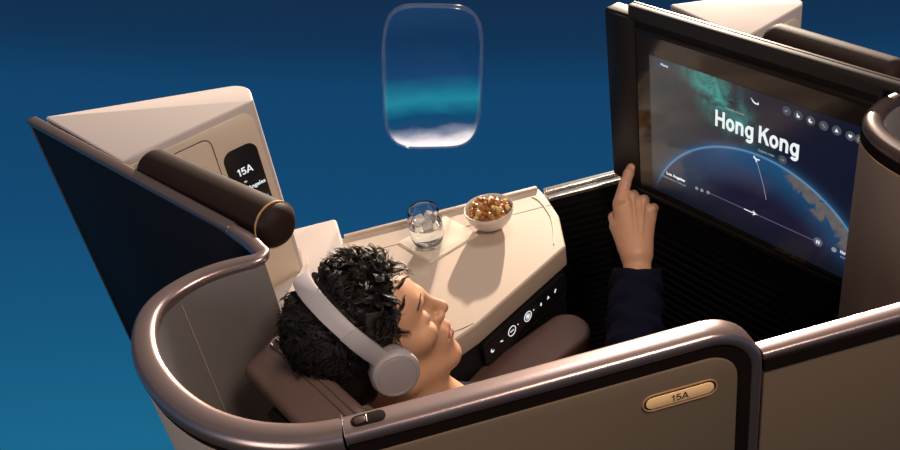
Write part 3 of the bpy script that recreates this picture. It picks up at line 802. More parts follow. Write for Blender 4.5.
ft = empty('footwell_surround', MF.p(0.37, 0.0, -0.05), 'black ribbed footwell front under the big screen', 'footwell')
M('back_panel', MF.map(prism([(0.0, 0.0), (0.645, 0.0), (0.645, 0.785), (0.0, 0.785)], -0.048, -0.026)), RIB, ft)
M('ribs', MF.map(join(*[box(0.02, 0.64, z, z + 0.007, -0.027, -0.021) for z in np.arange(0.10, 0.76, 0.024)])), RIB, ft)

# ================================================================== TABLE THINGS
TZ = 0.7203
# napkin: a folded cloth, two layers with slightly shifted edges and a soft surface
na = [np.array(p) for p in ((0.092, 1.850), (0.152, 1.738), (0.286, 1.800), (0.226, 1.912))]
def cloth(c4, z0, th, amp, seed, n=26):
    r = np.random.default_rng(seed); ph = r.uniform(0, 6, 6)
    V = []; F = []
    for lay in (0, 1):
        for i in range(n + 1):
            for j in range(n + 1):
                u, v = i / n, j / n
                e = 0.004 * sin(5 * u + ph[0]) * (1 if True else 0)
                p = c4[0] * (1 - u) * (1 - v) + c4[1] * u * (1 - v) + c4[2] * u * v + c4[3] * (1 - u) * v
                k = amp * (0.6 + 0.4 * sin(7 * u + ph[1]) * cos(6 * v + ph[2]) + 0.5 * sin(11 * (u + v) + ph[3]) * 0.5)
                rnd = min(1, 8 * min(u, v, 1 - u, 1 - v))
                z = z0 + (0 if lay == 0 else th * (0.5 + 0.5 * rnd) + max(0, k) * rnd)
                V.append((p[0] + 0.0012 * sin(9 * v + ph[4]), p[1] + 0.0012 * sin(8 * u + ph[5]), z))
    m = (n + 1) ** 2
    def I(l, i, j): return l * m + i * (n + 1) + j
    for i in range(n):
        for j in range(n):
            F.append([I(1, i, j), I(1, i + 1, j), I(1, i + 1, j + 1), I(1, i, j + 1)])
            F.append([I(0, i, j), I(0, i, j + 1), I(0, i + 1, j + 1), I(0, i + 1, j)])
    for i in range(n):
        for (a, b2) in (((i, 0), (i + 1, 0)), ((i + 1, n), (i, n)), ((0, i + 1), (0, i)), ((n, i), (n, i + 1))):
            F.append([I(0, *a), I(0, *b2), I(1, *b2), I(1, *a)])
    return V, F
nk = empty('napkin', (0.189, 1.825, TZ), 'folded cream cloth napkin lying under the water glass', 'napkin')
M('lower_fold', cloth(na, TZ, 0.0012, 0.0004, 3), NAPK, nk, angle=60)
cc = sum(na) / 4
nb = [cc + (p - cc) * 0.965 + np.array((0.0015, 0.002)) for p in na]
M('upper_fold', cloth(nb, TZ + 0.0017, 0.0014, 0.0015, 8), NAPK, nk, angle=60)
NZ = TZ + 0.0042
# glass
gx, gy = 0.1645, 1.8080
gp = [(0.0, 0.0), (0.026, 0.0), (0.030, 0.002), (0.036, 0.014), (0.0415, 0.032), (0.0430, 0.050), (0.0415, 0.070), (0.0375, 0.092), (0.0350, 0.103),
      (0.0343, 0.1036), (0.0336, 0.103), (0.0361, 0.092), (0.0401, 0.070), (0.0416, 0.050), (0.0401, 0.032), (0.0345, 0.0155), (0.028, 0.009), (0.0, 0.008)]
gl_ = M('water_glass', lathe(gp, (gx, gy, NZ), 56), GLASS, base=(gx, gy, NZ), angle=60)
tag(gl_, 'clear stemless glass of iced water standing on the cream napkin', 'glass')
wt = M('water', lathe([(0.0, 0.0085), (0.0278, 0.0095), (0.0342, 0.016), (0.0398, 0.032), (0.0413, 0.050), (0.0404, 0.062), (0.0, 0.062)], (gx, gy, NZ), 48), WATER, base=(gx, gy, NZ + 0.0085), angle=60)
tag(wt, 'clear water filling the lower half of the glass', 'water')
for k, (ax, ay, az, sz, lab) in enumerate(((-0.013, 0.006, 0.066, 0.0135, 'ice cube at the left of the water glass'), (0.015, 0.010, 0.068, 0.013, 'ice cube at the right of the water glass'),
                                           (0.003, -0.016, 0.064, 0.0125, 'ice cube at the front of the water glass'))):
    g = box(-sz, sz, -sz, sz, -sz, sz, 0.004, 3)
    R = Matrix.Rotation(0.5 + k, 3, 'X') @ Matrix.Rotation(0.7 * k + 0.3, 3, 'Z')
    v = [tuple(R @ Vector(x) + Vector((gx + ax, gy + ay, NZ + az))) for x in g[0]]
    ib = M('ice_cube', (v, g[1]), ICE, base=(gx + ax, gy + ay, NZ + az))
    tag(ib, lab, 'ice cube', 'ice cubes in the glass')
# bowl
bx, by = 0.3235, 1.8235
bp_ = [(0.0, 0.0), (0.026, 0.0), (0.028, 0.002), (0.030, 0.0045), (0.042, 0.013), (0.053, 0.028), (0.0585, 0.044), (0.0605, 0.054), (0.0597, 0.0552), (0.0580, 0.0545),
       (0.0560, 0.044), (0.0505, 0.029), (0.040, 0.0155), (0.022, 0.008), (0.0, 0.007)]
bo_ = M('snack_bowl', lathe(bp_, (bx, by, TZ), 64), CERAM, base=(bx, by, TZ), angle=60)
tag(bo_, 'small white ceramic bowl of caramel popcorn and nuts', 'bowl')
POPA = mat('popcorn_caramel', (0.42, 0.17, 0.035), 0.32, bump=0.3, scale=160, var=0.35, coat=0.3)
POPB = mat('popcorn_pale', (0.70, 0.45, 0.18), 0.5, bump=0.3, scale=160, var=0.25)
POPC = mat('popcorn_dark', (0.30, 0.11, 0.025), 0.3, bump=0.2, scale=160, var=0.3, coat=0.4)
def popgeo(seed):
    r = np.random.default_rng(seed)
    bm = bmesh.new()
    lobes = [(np.zeros(3), 0.0072)] + [(lambda d: d / np.linalg.norm(d) * 0.0058)(r.normal(size=3)) for _ in range(0)]
    lob = [(np.zeros(3), 0.0068)]
    for _ in range(6):
        d = r.normal(size=3); d /= np.linalg.norm(d)
        lob.append((d * 0.0052, r.uniform(0.0036, 0.0052)))
    bmesh.ops.create_icosphere(bm, subdivisions=3, radius=1.0)
    for v in bm.verts:
        d = np.array(v.co); d /= np.linalg.norm(d); best = 0.002
        for c0, rr0 in lob:
            bq = d @ c0; disc_ = bq * bq - (c0 @ c0 - rr0 * rr0)
            if disc_ > 0: best = max(best, bq + sqrt(disc_))
        v.co = d * best
    V = [tuple(v.co) for v in bm.verts]; F = [[x.index for x in f.verts] for f in bm.faces]
    bm.free(); return V, F
kinds = []
spots = []
for ringr, cnt, zz in ((0.044, 15, 0.048), (0.031, 12, 0.054), (0.018, 7, 0.058), (0.004, 2, 0.061), (0.036, 8, 0.040)):
    for i in range(cnt):
        a = 2 * pi * i / cnt + rng.uniform(-0.15, 0.15)
        spots.append((ringr * cos(a) + rng.uniform(-0.0015, 0.0015), ringr * sin(a) + rng.uniform(-0.0015, 0.0015), zz + rng.uniform(-0.002, 0.0025)))
for i, (px, py, pz) in enumerate(spots):
    k = i % 8
    if len(kinds) < 8:
        o_ = M('popcorn_piece', popgeo(20 + k), [POPA, POPB, POPC, POPA, POPA, POPC, POPB, POPA][k], base=(0, 0, 0), angle=80)
        kinds.append(o_)
    else:
        o_ = kinds[k].copy(); COL.objects.link(o_)
    o_.location = (bx + px, by + py, TZ + pz)
    o_.rotation_euler = tuple(rng.uniform(0, 6.28, 3))
    sc_ = rng.uniform(1.0, 1.35); o_.scale = (sc_, sc_, sc_ * 0.92)
    tag(o_, 'golden brown caramel popcorn piece heaped in the white bowl', 'popcorn', 'popcorn pieces in the bowl')

# ================================================================== PERSON
HO = np.array((-0.0126, 1.0965, 1.0890))
HX = np.array((0.93405718, 0.20713637, 0.29100589)); HY = np.array((-0.17477717, 0.97556789, -0.13341215)); HZ = np.array((-0.31154857, 0.07386, 0.94737821))
HD = Fr(HO, HX, HY, HZ)
HR = np.array([HX, HY, HZ])            # rows: world -> head local
def loc(P): return (P - HO) @ HR.T

class SDF:
    """ordered list of primitives: op 'u' smooth union, 's' smooth subtraction"""
    def __init__(s): s.ops = []
    def add(s, fn, k=0.01, op='u'): s.ops.append((fn, k, op)); return s
    def __call__(s, P, ops=None):
        d = None
        for fn, k, op in (s.ops if ops is None else ops):
            q = fn(P)
            if op == 'u':
                if d is None: d = q; continue
                h_ = np.maximum(k - np.abs(d - q), 0) / k
                d = np.minimum(d, q) - h_ * h_ * k * 0.25
            else:
                if d is None: continue
                h_ = np.maximum(k - np.abs(d + q), 0) / k
                d = np.maximum(d, -q) + h_ * h_ * k * 0.25
        return d if d is not None else np.full(len(P), 1.0)

def ell(c, r, fr=None, ax=None):
    c = np.array(c, float); r = np.array(r, float)
    def f(P):
        q = (loc(P) if fr == 'h' else P) - c
        if ax is not None: q = q @ np.array(ax).T
        k0 = np.linalg.norm(q / r, axis=1); k1 = np.linalg.norm(q / (r * r), axis=1)
        return k0 * (k0 - 1.0) / np.maximum(k1, 1e-9)
    return f
def cap(a, b2, ra, rb, fr=None, flat=None, kf=1.0):
    a = np.array(a, float); b2 = np.array(b2, float); ab = b2 - a; L2 = ab @ ab
    def f(P):
        q = (loc(P) if fr == 'h' else P) - a
        h_ = np.clip(q @ ab / L2, 0, 1)
        e = q - h_[:, None] * ab
        if flat is not None:
            fl = np.array(flat); e = e + (e @ fl)[:, None] * fl * (kf - 1)
        return np.linalg.norm(e, axis=1) - (ra + (rb - ra) * h_)
    return f

def mesh_sdf(sdf, lo, hi, h, cull=True):
    """sparse surface nets"""
    B = 16
    lo = np.array(lo, float); hi = np.array(hi, float)
    nb = np.ceil((hi - lo) / (h * B)).astype(int)
    NX, NY, NZ_ = nb * B + 2
    ctr = np.stack(np.meshgrid(*[np.arange(n) for n in nb], indexing='ij'), -1).reshape(-1, 3)
    cw = lo + (ctr + 0.5) * B * h
    rad_ = B * h * 0.5 * sqrt(3)
    dists = [op[0](cw) for op in sdf.ops]
    dall = sdf(cw)
    keep = np.where(np.abs(dall) < rad_ * 1.25 + 0.01)[0]
    g = np.stack(np.meshgrid(*[np.arange(B + 1)] * 3, indexing='ij'), -1).reshape(-1, 3)
    cid = []; cpos = []; quads = []
    def gid(ijk): return (ijk[..., 0] * NY + ijk[..., 1]) * NZ_ + ijk[..., 2]
    for bi in keep:
        base = ctr[bi] * B
        P = lo + (g + base) * h
        ops = [o2 for o2, dd in zip(sdf.ops, dists) if dd[bi] < rad_ * 1.3 + 0.05]
        if not ops or ops[0][2] == 's': continue
        D_ = sdf(P, ops).reshape(B + 1, B + 1, B + 1)
        s_ = D_ < 0
        if s_.all() or not s_.any(): continue
        cor = [(i, j, k) for i in (0, 1) for j in (0, 1) for k in (0, 1)]
        cnt = sum(s_[i:B + i, j:B + j, k:B + k].astype(int) for i, j, k in cor)
        act = np.argwhere((cnt > 0) & (cnt < 8))
        acc = np.zeros((len(act), 3)); num = np.zeros(len(act))
        for c0 in cor:
            for axn in range(3):
                if c0[axn] == 1: continue
                c1 = list(c0); c1[axn] = 1
                d0 = D_[act[:, 0] + c0[0], act[:, 1] + c0[1], act[:, 2] + c0[2]]
                d1 = D_[act[:, 0] + c1[0], act[:, 1] + c1[1], act[:, 2] + c1[2]]
                x = (d0 < 0) != (d1 < 0)
                tt = np.where(x, d0 / np.where(x, d0 - d1, 1), 0)
                pt = np.array(c0, float)[None, :] + tt[:, None] * np.eye(3)[axn]
                acc += np.where(x[:, None], pt, 0); num += x
        cpos.append(lo + (act + base + acc / num[:, None]) * h)
        cid.append(gid(act + base))
        for axn in range(3):
            sl = [slice(0, B)] * 3; s1 = list(sl); s1[axn] = slice(1, B + 1)
            a0 = s_[tuple(sl)]; a1 = s_[tuple(s1)]
            e = np.argwhere(a0 != a1)
            if not len(e): continue
            flip = a0[e[:, 0], e[:, 1], e[:, 2]]
            e = e + base
            u, v = [(1, 2), (2, 0), (0, 1)][axn]
            du = np.eye(3, dtype=int)[u]; dv = np.eye(3, dtype=int)[v]
            qd = np.stack([gid(e - du - dv), gid(e - dv), gid(e), gid(e - du)], 1)
            qd[~flip] = qd[~flip][:, ::-1]
            quads.append(qd)
    cid = np.concatenate(cid); cpos = np.concatenate(cpos); quads = np.concatenate(quads)
    order = np.argsort(cid); cid = cid[order]; cpos = cpos[order]
    ix = np.searchsorted(cid, quads); ix = np.clip(ix, 0, len(cid) - 1)
    ok = (cid[ix] == quads).all(1)
    return cpos, ix[ok]

def fastmesh(name, geo, m, parent, smooth_iter=0):
    v, f = geo
    off = np.array(OFF[parent.name])
    me = bpy.data.meshes.new(name)
    me.from_pydata((v - off).tolist(), [], f.tolist())
    if smooth_iter:
        bm = bmesh.new(); bm.from_mesh(me)
        for _ in range(smooth_iter):
            bmesh.ops.smooth_vert(bm, verts=bm.verts, factor=0.5, use_axis_x=True, use_axis_y=True, use_axis_z=True)
        bm.to_mesh(me); bm.free()
    me.shade_smooth()
    me.materials.append(m)
    o_ = bpy.data.objects.new(name, me); COL.objects.link(o_)
    o_.parent = parent; OFF[o_.name] = Vector(off)
    return o_

# --- joints (world)
NB = np.array((0.082, 1.085, 0.885))
SHR = np.array((0.215, 0.955, 0.835)); SHL = np.array((0.020, 1.225, 0.800))
ELR = np.array((0.418, 1.150, 0.775))
# hand frame: image-parallel-ish, placed at the screen edge
HU = np.array((0.9639, -0.2216, -0.1474)); HV = np.array((0.2466, 0.5354, 0.8078)); HW = np.array((-0.1001, -0.8150, 0.5707))
WR = np.array((0.5535, 1.4885, 0.7745)) + np.array((0.9639, -0.2216, -0.1474)) * 0.0100 + np.array((0.2466, 0.5354, 0.8078)) * 0.0085
kpx = 0.00214
HV2 = HV * 0.955 - HW * 0.297; HW2 = HW * 0.955 + HV * 0.297
def hp(x, y, z=0.0): return WR + (HU * x + HV2 * y + HW2 * z) * kpx
PEL = np.array((0.435, 1.245, 0.515))
KNR = np.array((0.72, 1.275, 0.50)); KNL = np.array((0.66, 1.43, 0.50))
ANR = np.array((0.78, 1.30, 0.12)); ANL = np.array((0.72, 1.45, 0.12))
ELL_ = np.array((0.245, 1.285, 0.600)); WRL = np.array((0.43, 1.335, 0.60))

person = empty('person', (0.435, 1.245, 0.425), 'dark haired person in navy lying back in the seat, pointing at the big screen', 'person')
bd = SDF()
H = 'h'
# skull and face
bd.add(ell((-0.012, 0, 0.042), (0.098, 0.074, 0.088), H), 0.01)
bd.add(ell((0.030, 0, -0.015), (0.066, 0.058, 0.078), H), 0.03)
bd.add(ell((0.052, 0, 0.045), (0.044, 0.056, 0.045), H), 0.02)
for sy in (-1, 1):
    bd.add(cap((0.004, sy * 0.050, -0.062), (0.078, sy * 0.014, -0.103), 0.018, 0.0145, H), 0.022)
    bd.add(cap((-0.004, sy * 0.057, -0.01), (0.004, sy * 0.050, -0.062), 0.013, 0.015, H), 0.02)
    bd.add(ell((0.060, sy * 0.042, -0.018), (0.026, 0.020, 0.018), H), 0.02)
bd.add(ell((0.084, 0, -0.104), (0.0175, 0.019, 0.0155), H), 0.018)
bd.add(ell((0.074, 0, -0.062), (0.032, 0.030, 0.032), H), 0.02)
bd.add(cap((0.040, 0, -0.09), (0.0, 0, -0.11), 0.03, 0.035, H), 0.03)
bd.add(cap((0.082, -0.026, 0.026), (0.088, 0.0, 0.023), 0.011, 0.011, H), 0.014)
bd.add(cap((0.082, 0.026, 0.026), (0.088, 0.0, 0.023), 0.011, 0.011, H), 0.014)
for sy in (-1, 1):
    bd.add(ell((0.098, sy * 0.031, 0.004), (0.017, 0.018, 0.012), H), 0.014, 's')
    bd.add(ell((0.0745, sy * 0.031, 0.0035), (0.0150, 0.0165, 0.0120), H), 0.006)
    bd.add(cap((0.087, sy * 0.022, -0.001), (0.081, sy * 0.043, -0.0015), 0.0022, 0.0018, H), 0.003)
# nose
bd.add(cap((0.091, 0, 0.018), (0.1145, 0, -0.022), 0.0088, 0.0090, H), 0.016)
bd.add(ell((0.1130, 0, -0.0255), (0.0105, 0.0100, 0.0090), H), 0.006)
for sy in (-1, 1):
    bd.add(ell((0.1010, sy * 0.0125, -0.0290), (0.0100, 0.0072, 0.0075), H), 0.006)
# mouth
bd.add(cap((0.0985, 0, -0.043), (0.1015, 0, -0.052), 0.0045, 0.006, H), 0.010)
for sy in (-1, 1):
    bd.add(cap((0.1030, 0, -0.0575), (0.0890, sy * 0.022, -0.0625), 0.0058, 0.0030, H), 0.005)
    bd.add(cap((0.1015, 0, -0.0715), (0.0885, sy * 0.020, -0.0655), 0.0068, 0.0030, H), 0.005)
    bd.add(cap((0.1095, 0, -0.0645), (0.0920, sy * 0.024, -0.0645), 0.0012, 0.0010, H), 0.003, 's')
# ears
for sy in (-1, 1):
    bd.add(ell((-0.012, sy * 0.072, -0.005), (0.018, 0.007, 0.031), H), 0.008)
    bd.add(ell((-0.008, sy * 0.079, -0.002), (0.009, 0.005, 0.016), H), 0.004, 's')
# neck and trunk
nk0 = HD.p(-0.022, 0, -0.055); nk1 = NB
bd.add(cap(nk0, nk1, 0.054, 0.056), 0.03)
tdir = PEL - NB; tdir /= np.linalg.norm(tdir)
CH = NB + tdir * 0.20 - Z * 0.02; WA = NB + tdir * 0.38 - Z * 0.01
side = np.array((0.5713, -0.8207, 0.0)); tn = np.cross(side, tdir); tn /= np.linalg.norm(tn)
bd.add(cap(NB - Z * 0.06, SHR + (NB - SHR) * 0.18 - Z * 0.01, 0.055, 0.058), 0.05)
bd.add(cap(NB - Z * 0.06, SHL + (NB - SHL) * 0.18 - Z * 0.01, 0.055, 0.058), 0.05)
bd.add(ell(CH - Z * 0.03, (0.165, 0.20, 0.10), ax=[side, tdir, tn]), 0.06)
bd.add(ell(WA - Z * 0.01, (0.145, 0.17, 0.095), ax=[side, tdir, tn]), 0.06)
bd.add(ell(PEL, (0.165, 0.12, 0.10), ax=[side, tdir, tn]), 0.06)
# arms
bd.add(cap(SHR, ELR, 0.052, 0.040), 0.03)
bd.add(cap(ELR, hp(0, -26), 0.040, 0.030), 0.015)
bd.add(cap(hp(0, -28), hp(0, 6), 0.0315, 0.0285, flat=HW2, kf=1.35), 0.015)
bd.add(cap(SHL, ELL_, 0.050, 0.040), 0.03)
bd.add(cap(ELL_, WRL, 0.040, 0.028), 0.015)
# legs
bd.add(cap(PEL + side * 0.085, KNR, 0.080, 0.056), 0.04); bd.add(cap(KNR, ANR, 0.056, 0.038), 0.02)
bd.add(cap(PEL - side * 0.085, KNL, 0.080, 0.056), 0.04); bd.add(cap(KNL, ANL, 0.056, 0.038), 0.02)
for A_ in (ANR, ANL):
    bd.add(cap(A_ - Z * 0.075, A_ - Z * 0.082 + S * 0.16, 0.036, 0.030), 0.02)
# right hand
w = kpx
def HC(a, b2, ra, rb, k=0.006, **kw): bd.add(cap(hp(*a), hp(*b2), ra * w, rb * w, **kw), k)
MCP = {'i': (-13.0, 60.0, -1.0), 'm': (-2.0, 64.0, 1.0), 'r': (9.0, 60.5, 0.0), 'p': (18.0, 52.5, -3.0)}
HC((-5, 6, 0), (-13, 56, -2), 10.0, 7.6, 0.016)
HC((-1, 6, 0), (-2, 60, -1), 10.5, 8.0, 0.016)
HC((3, 6, 0), (8.5, 56, -2), 10.0, 7.6, 0.016)
HC((6, 6, -1), (17, 48, -4), 9.0, 6.8, 0.016)
HC((2, 20, -5), (10, 42, -8), 8.0, 8.0, 0.012)
# index, straight out to the glass
HC(MCP['i'], (-7.5, 79, 0.5), 7.2, 5.9); HC((-7.5, 79, 0.5), (-2.5, 91, -1.5), 5.9, 5.3, 0.004); HC((-2.5, 91, -1.5), (0.8, 99, -4.5), 5.3, 4.5, 0.004)
# curled fingers
for nm, pip, dip, tip, r0 in (('m', (3.0, 71, -13), (4.5, 60, -23), (4.0, 48, -19), 6.9), ('r', (14.0, 66.5, -14), (14.5, 56, -23), (13.0, 45, -19), 6.5), ('p', (23.0, 57.5, -13), (22.5, 49, -21), (20.5, 40, -17), 5.8)):
    HC(MCP[nm], pip, r0, r0 * 0.88, 0.004); HC(pip, dip, r0 * 0.88, r0 * 0.8, 0.003); HC(dip, tip, r0 * 0.8, r0 * 0.68, 0.003)
for q_, r_ in (((-2, 58, 8.2), 1.6), ((8.5, 54, 7.2), 1.5)):
    HC((q_[0] * 0.3, 16, 9.5), q_, 1.2, r_, 0.006)
for q_ in ((-13, 60, 4.5), (-2, 63.5, 6.0), (9, 60, 5.0), (18, 52, 2.0)):
    bd.add(ell(hp(*q_), (0.0085, 0.0085, 0.0085)), 0.008)
for q_ in ((3.3, 67, 3), (11.8, 63, 2), (-6.2, 71, 3)):
    bd.add(cap(hp(*q_), hp(q_[0] + 1.5, q_[1] + 5, -16), 0.0016, 0.0022), 0.003, 's')
# thumb
HC((-9, 14, -3), (-17, 36, -7), 9.0, 7.0, 0.012); HC((-17, 36, -7), (-17.5, 48, -14), 6.6, 5.8, 0.004); HC((-17.5, 48, -14), (-10, 56, -20), 5.8, 4.8, 0.004)
# left hand resting on the lap
def lh(x, y, z): 
    d_ = (S * x + T * y + Z * z)
    return WRL + d_
for k, yy in enumerate((-0.030, -0.010, 0.010, 0.028)):
    bd.add(cap(lh(0.0, yy * 0.4, 0), lh(0.085, yy, 0.004), 0.016, 0.013), 0.014)
    LN = (0.036, 0.042, 0.038, 0.030)[k]
    bd.add(cap(lh(0.085, yy, 0.004), lh(0.085 + LN, yy * 1.1, -0.004), 0.0095, 0.0085), 0.005)
    bd.add(cap(lh(0.085 + LN, yy * 1.1, -0.004), lh(0.085 + LN * 1.7, yy * 1.1, -0.022), 0.0085, 0.0072), 0.004)
bd.add(cap(lh(0.02, 0.02, 0), lh(0.06, 0.052, -0.004), 0.014, 0.011), 0.01)
bd.add(cap(lh(0.06, 0.052, -0.004), lh(0.098, 0.058, -0.014), 0.010, 0.0085), 0.004)

geo = mesh_sdf(bd, (-0.20, 0.80, -0.02), (1.02, 1.78, 1.26), 0.0021)
body = fastmesh('body', geo, SKIN, person, 1)
# skin tone attribute (lips, lids)
P = geo[0]; L = loc(P)
base_c = np.array((0.65, 0.36, 0.225))
tone = np.tile(base_c, (len(P), 1))
def blend(mask, c): 
    global tone
    tone = tone * (1 - mask[:, None]) + np.array(c) * mask[:, None]
lipd = ((L[:, 0] - 0.100) / 0.016) ** 2 + (L[:, 1] / 0.024) ** 2 + ((L[:, 2] + 0.0645) / 0.0105) ** 2
blend(np.clip((1.15 - lipd) * 3, 0, 1) * 0.75, (0.46, 0.175, 0.135))
fing = (P - WR) @ HV2 / kpx
blend(np.clip((fing - 66) / 34, 0, 1) * 0.25 * (np.linalg.norm(P - WR, axis=1) < 0.3), (0.66, 0.32, 0.22))
ca = body.data.color_attributes.new('tone', 'FLOAT_COLOR', 'POINT')
ca.data.foreach_set('color', np.concatenate([tone, np.ones((len(P), 1))], 1).astype(np.float32).ravel())

# eyes, lashes, brows
for sy in (-1, 1):
    M('eyeball', lathe([(0.0, -0.0115)] + [(0.0115 * sin(a), -0.0115 * cos(a)) for a in np.linspace(0.2, pi - 0.2, 10)] + [(0.0, 0.0115)], HD.p(0.0775, sy * 0.031, 0.0035), 20), EYEW, person) if False else None
    lash = [HD.p(0.0905 - 0.010 * ((q - 0.4) ** 2) * 1.4 - 0.0015, sy * (0.0185 + 0.026 * q), -0.0010 - 0.0015 * sin(pi * q)) for q in np.linspace(0, 1, 9)]
    M('eyelashes', tube(lash, 0.0014, 6, radii=[0.0006, 0.0011, 0.0014, 0.0016, 0.0016, 0.0016, 0.0015, 0.0012, 0.0006]), BROWM, person)
    V = []; F = []
    gs = []
    for i in range(46):
        q = rng.uniform(0, 1); vv = rng.uniform(-1, 1)
        x0 = 0.0985 - 0.016 * q ** 1.8; y0 = sy * (0.012 + 0.036 * q); z0 = 0.0275 + 0.007 * sin(pi * min(q, 0.62) / 1.24) - 0.004 * max(0, q - 0.6) + vv * 0.0028 * (1 - 0.6 * q)
        a = HD.p(x0, y0, z0)
        b_ = HD.p(x0 - 0.001 - 0.003 * q, y0 + sy * 0.0065, z0 + 0.002 - 0.003 * q)
        gs.append(tube([a, (a + b_) / 2 + HX * 0.0008, b_], 0.0005, 4, radii=[0.0006, 0.0005, 0.0002]))
    M('eyebrow', join(*gs), BROWM, person)

# hair: a close cap of hair under some thousand wavy strands
def hair_ok(l):
    c_ = 0.8 * l[:, 0] - 0.6 * l[:, 2]
    return c_
hs = SDF()
hs.add(ell((-0.015, 0, 0.046), (0.101, 0.080, 0.0905), H), 0.02)
hs.add(ell((-0.056, 0, -0.02), (0.047, 0.060, 0.060), H), 0.04)
def plane_cut(P):
    l = loc(P); return -(0.8 * l[:, 0] - 0.6 * l[:, 2] - 0.008)
hs.add(plane_cut, 0.012, 's')
def ear_cut(P):
    l = loc(P); return np.maximum(-(l[:, 2] * -1 - 0.012), -(l[:, 0] + 0.03))
hs.add(ear_cut, 0.01, 's')
geo = mesh_sdf(hs, HO - 0.22, HO + 0.22, 0.0035)
hair = fastmesh('hair', geo, HAIRM, person, 2)
strands = []
cnt = 0
HC0 = np.array((-0.014, 0, 0.044)); HRD = np.array((0.101, 0.080, 0.091))
while cnt < 950:
    d = rng.normal(size=3); d /= np.linalg.norm(d)
    if d[2] < -0.75: continue
    p = np.array((-0.014, 0, 0.046)) + d * np.array((0.098, 0.078, 0.090))
    if p[2] < -0.02: p[0] = min(p[0], -0.02)
    cc_ = 0.8 * p[0] - 0.6 * p[2]
    if cc_ > 0.010 or (p[2] < -0.012 and p[0] > -0.035): continue
    cnt += 1
    topness = max(0.0, min(1.0, (p[2] + 0.01) / 0.10))
    front = max(0.0, min(1.0, (p[0] + 0.02) / 0.08)) * topness
    back = max(0.0, min(1.0, (-p[0] - 0.02) / 0.07))
    Ln = 0.029 + 0.033 * topness * (1 - 0.3 * back) + rng.uniform(-0.007, 0.010)
    flow = np.array((-0.5 + 0.5 * front, 0.5 * np.sign(d[1]) * (1 - topness) + 0.45 * front * rng.normal(), -0.8 * (1 - topness) + 0.25)) + rng.normal(size=3) * 0.28
    n_ = d / np.array((0.100, 0.080, 0.090)); n_ /= np.linalg.norm(n_)
    flow = flow - n_ * (flow @ n_); flow /= np.linalg.norm(flow) + 1e-9
    bi = np.cross(n_, flow)
    fq = rng.uniform(70, 125); ph = rng.uniform(0, 6.28); amp = rng.uniform(0.0026, 0.0055)
    lift = rng.uniform(0.14, 0.50) * (0.35 + 0.75 * topness) * (1 - 0.35 * back) + 0.28 * front
    for sub in range(8):
        pj = p + (bi * rng.normal() + flow * rng.normal()) * 0.0026
        Lj = Ln * rng.uniform(0.75, 1.08); pts = []; m_ = 8
        for i in range(m_):
            e = i / (m_ - 1); s_ = e * Lj
            conv = 1 - 0.55 * e
            q = p + (pj - p) * conv + flow * s_ * (0.85 - 0.25 * e) + n_ * (0.001 + 0.0012 * sub / 8 + lift * s_ * (1 - 0.55 * e)) + (bi * sin(fq * s_ + ph + 0.12 * sub) + n_ * 0.8 * cos(fq * s_ + ph + 0.12 * sub)) * amp * min(1, e * 2.5)
            k_ = q - HC0; rr_ = np.linalg.norm(k_ / HRD)
            if rr_ < 1: q = HC0 + k_ / rr_
            k_ = q - np.array((-0.056, 0, -0.02)); rr_ = np.linalg.norm(k_ / np.array((0.048, 0.061, 0.061)))
            if rr_ < 1 and q[2] < 0.03 and q[0] < -0.02: q = np.array((-0.056, 0, -0.02)) + k_ / rr_
            # pressed flat under the headband
            yz = math.hypot(q[1], q[2] - 0.020)
            sa = max(0.0, min(1.0, (q[2] - 0.02) / max(yz, 1e-6)))
            tx = -0.004 - 0.030 * sa ** 1.1
            wgt = max(0.0, min(1.0, (0.036 - abs(q[0] - tx)) / 0.014)) * (1.0 if q[2] > 0.0 else 0.0)
            if wgt > 0:
                lim = 1 / sqrt((1 - sa * sa) / 0.102 ** 2 + sa * sa / 0.128 ** 2) - 0.0095
                if yz > lim:
                    f_ = 1 + wgt * (lim / yz - 1); q = np.array((q[0], q[1] * f_, 0.020 + (q[2] - 0.020) * f_))
            pts.append(HD.p(*q))
        r0 = rng.uniform(0.0006, 0.0011)
        strands.append(tube(pts, r0, 3, radii=[r0 * (1 - 0.75 * (i / (m_ - 1)) ** 2) for i in range(m_)]))
n0 = 0; VV = []; FF = []
for v, f in strands:
    VV.append(np.array(v)); FF += [[x + n0 for x in q] for q in f]; n0 += len(v)
VV = np.concatenate(VV)
off = np.array(OFF[person.name])
me = bpy.data.meshes.new('hair_strands')
me.from_pydata((VV - off).tolist(), [], FF)
me.shade_smooth(); me.materials.append(HAIRM)
st = bpy.data.objects.new('hair_strands', me); COL.objects.link(st); st.parent = hair
st['label'] = 'tousled wavy dark strands'
st['kind'] = 'stuff'

# clothing
jk = SDF()
jk.add(cap(NB - Z * 0.085 + tdir * 0.02, SHR + (NB - SHR) * 0.18 - Z * 0.01, 0.066, 0.070), 0.02)
jk.add(cap(NB - Z * 0.085 + tdir * 0.02, SHL + (NB - SHL) * 0.18 - Z * 0.01, 0.066, 0.070), 0.05)
jk.add(ell(CH - Z * 0.03, (0.178, 0.212, 0.112), ax=[side, tdir, tn]), 0.06)
jk.add(ell(WA - Z * 0.01, (0.158, 0.182, 0.107), ax=[side, tdir, tn]), 0.06)
jk.add(cap(SHR, ELR, 0.064, 0.054), 0.03)
jk.add(cap(ELR, hp(0, -8), 0.056, 0.0515), 0.02)
jk.add(cap(SHL, ELL_, 0.062, 0.052), 0.03)
jk.add(cap(ELL_, WRL - S * 0.03, 0.052, 0.044), 0.02)
fa = hp(0, -8) - ELR; fa /= np.linalg.norm(fa)
def folds(P):
    s_ = (P - ELR) @ fa; a_ = np.linalg.norm(P - ELR - s_[:, None] * fa, axis=1)
    return a_ - 0.0405 + np.where((s_ > 0.25), 0.0, 0.5) - 0.0
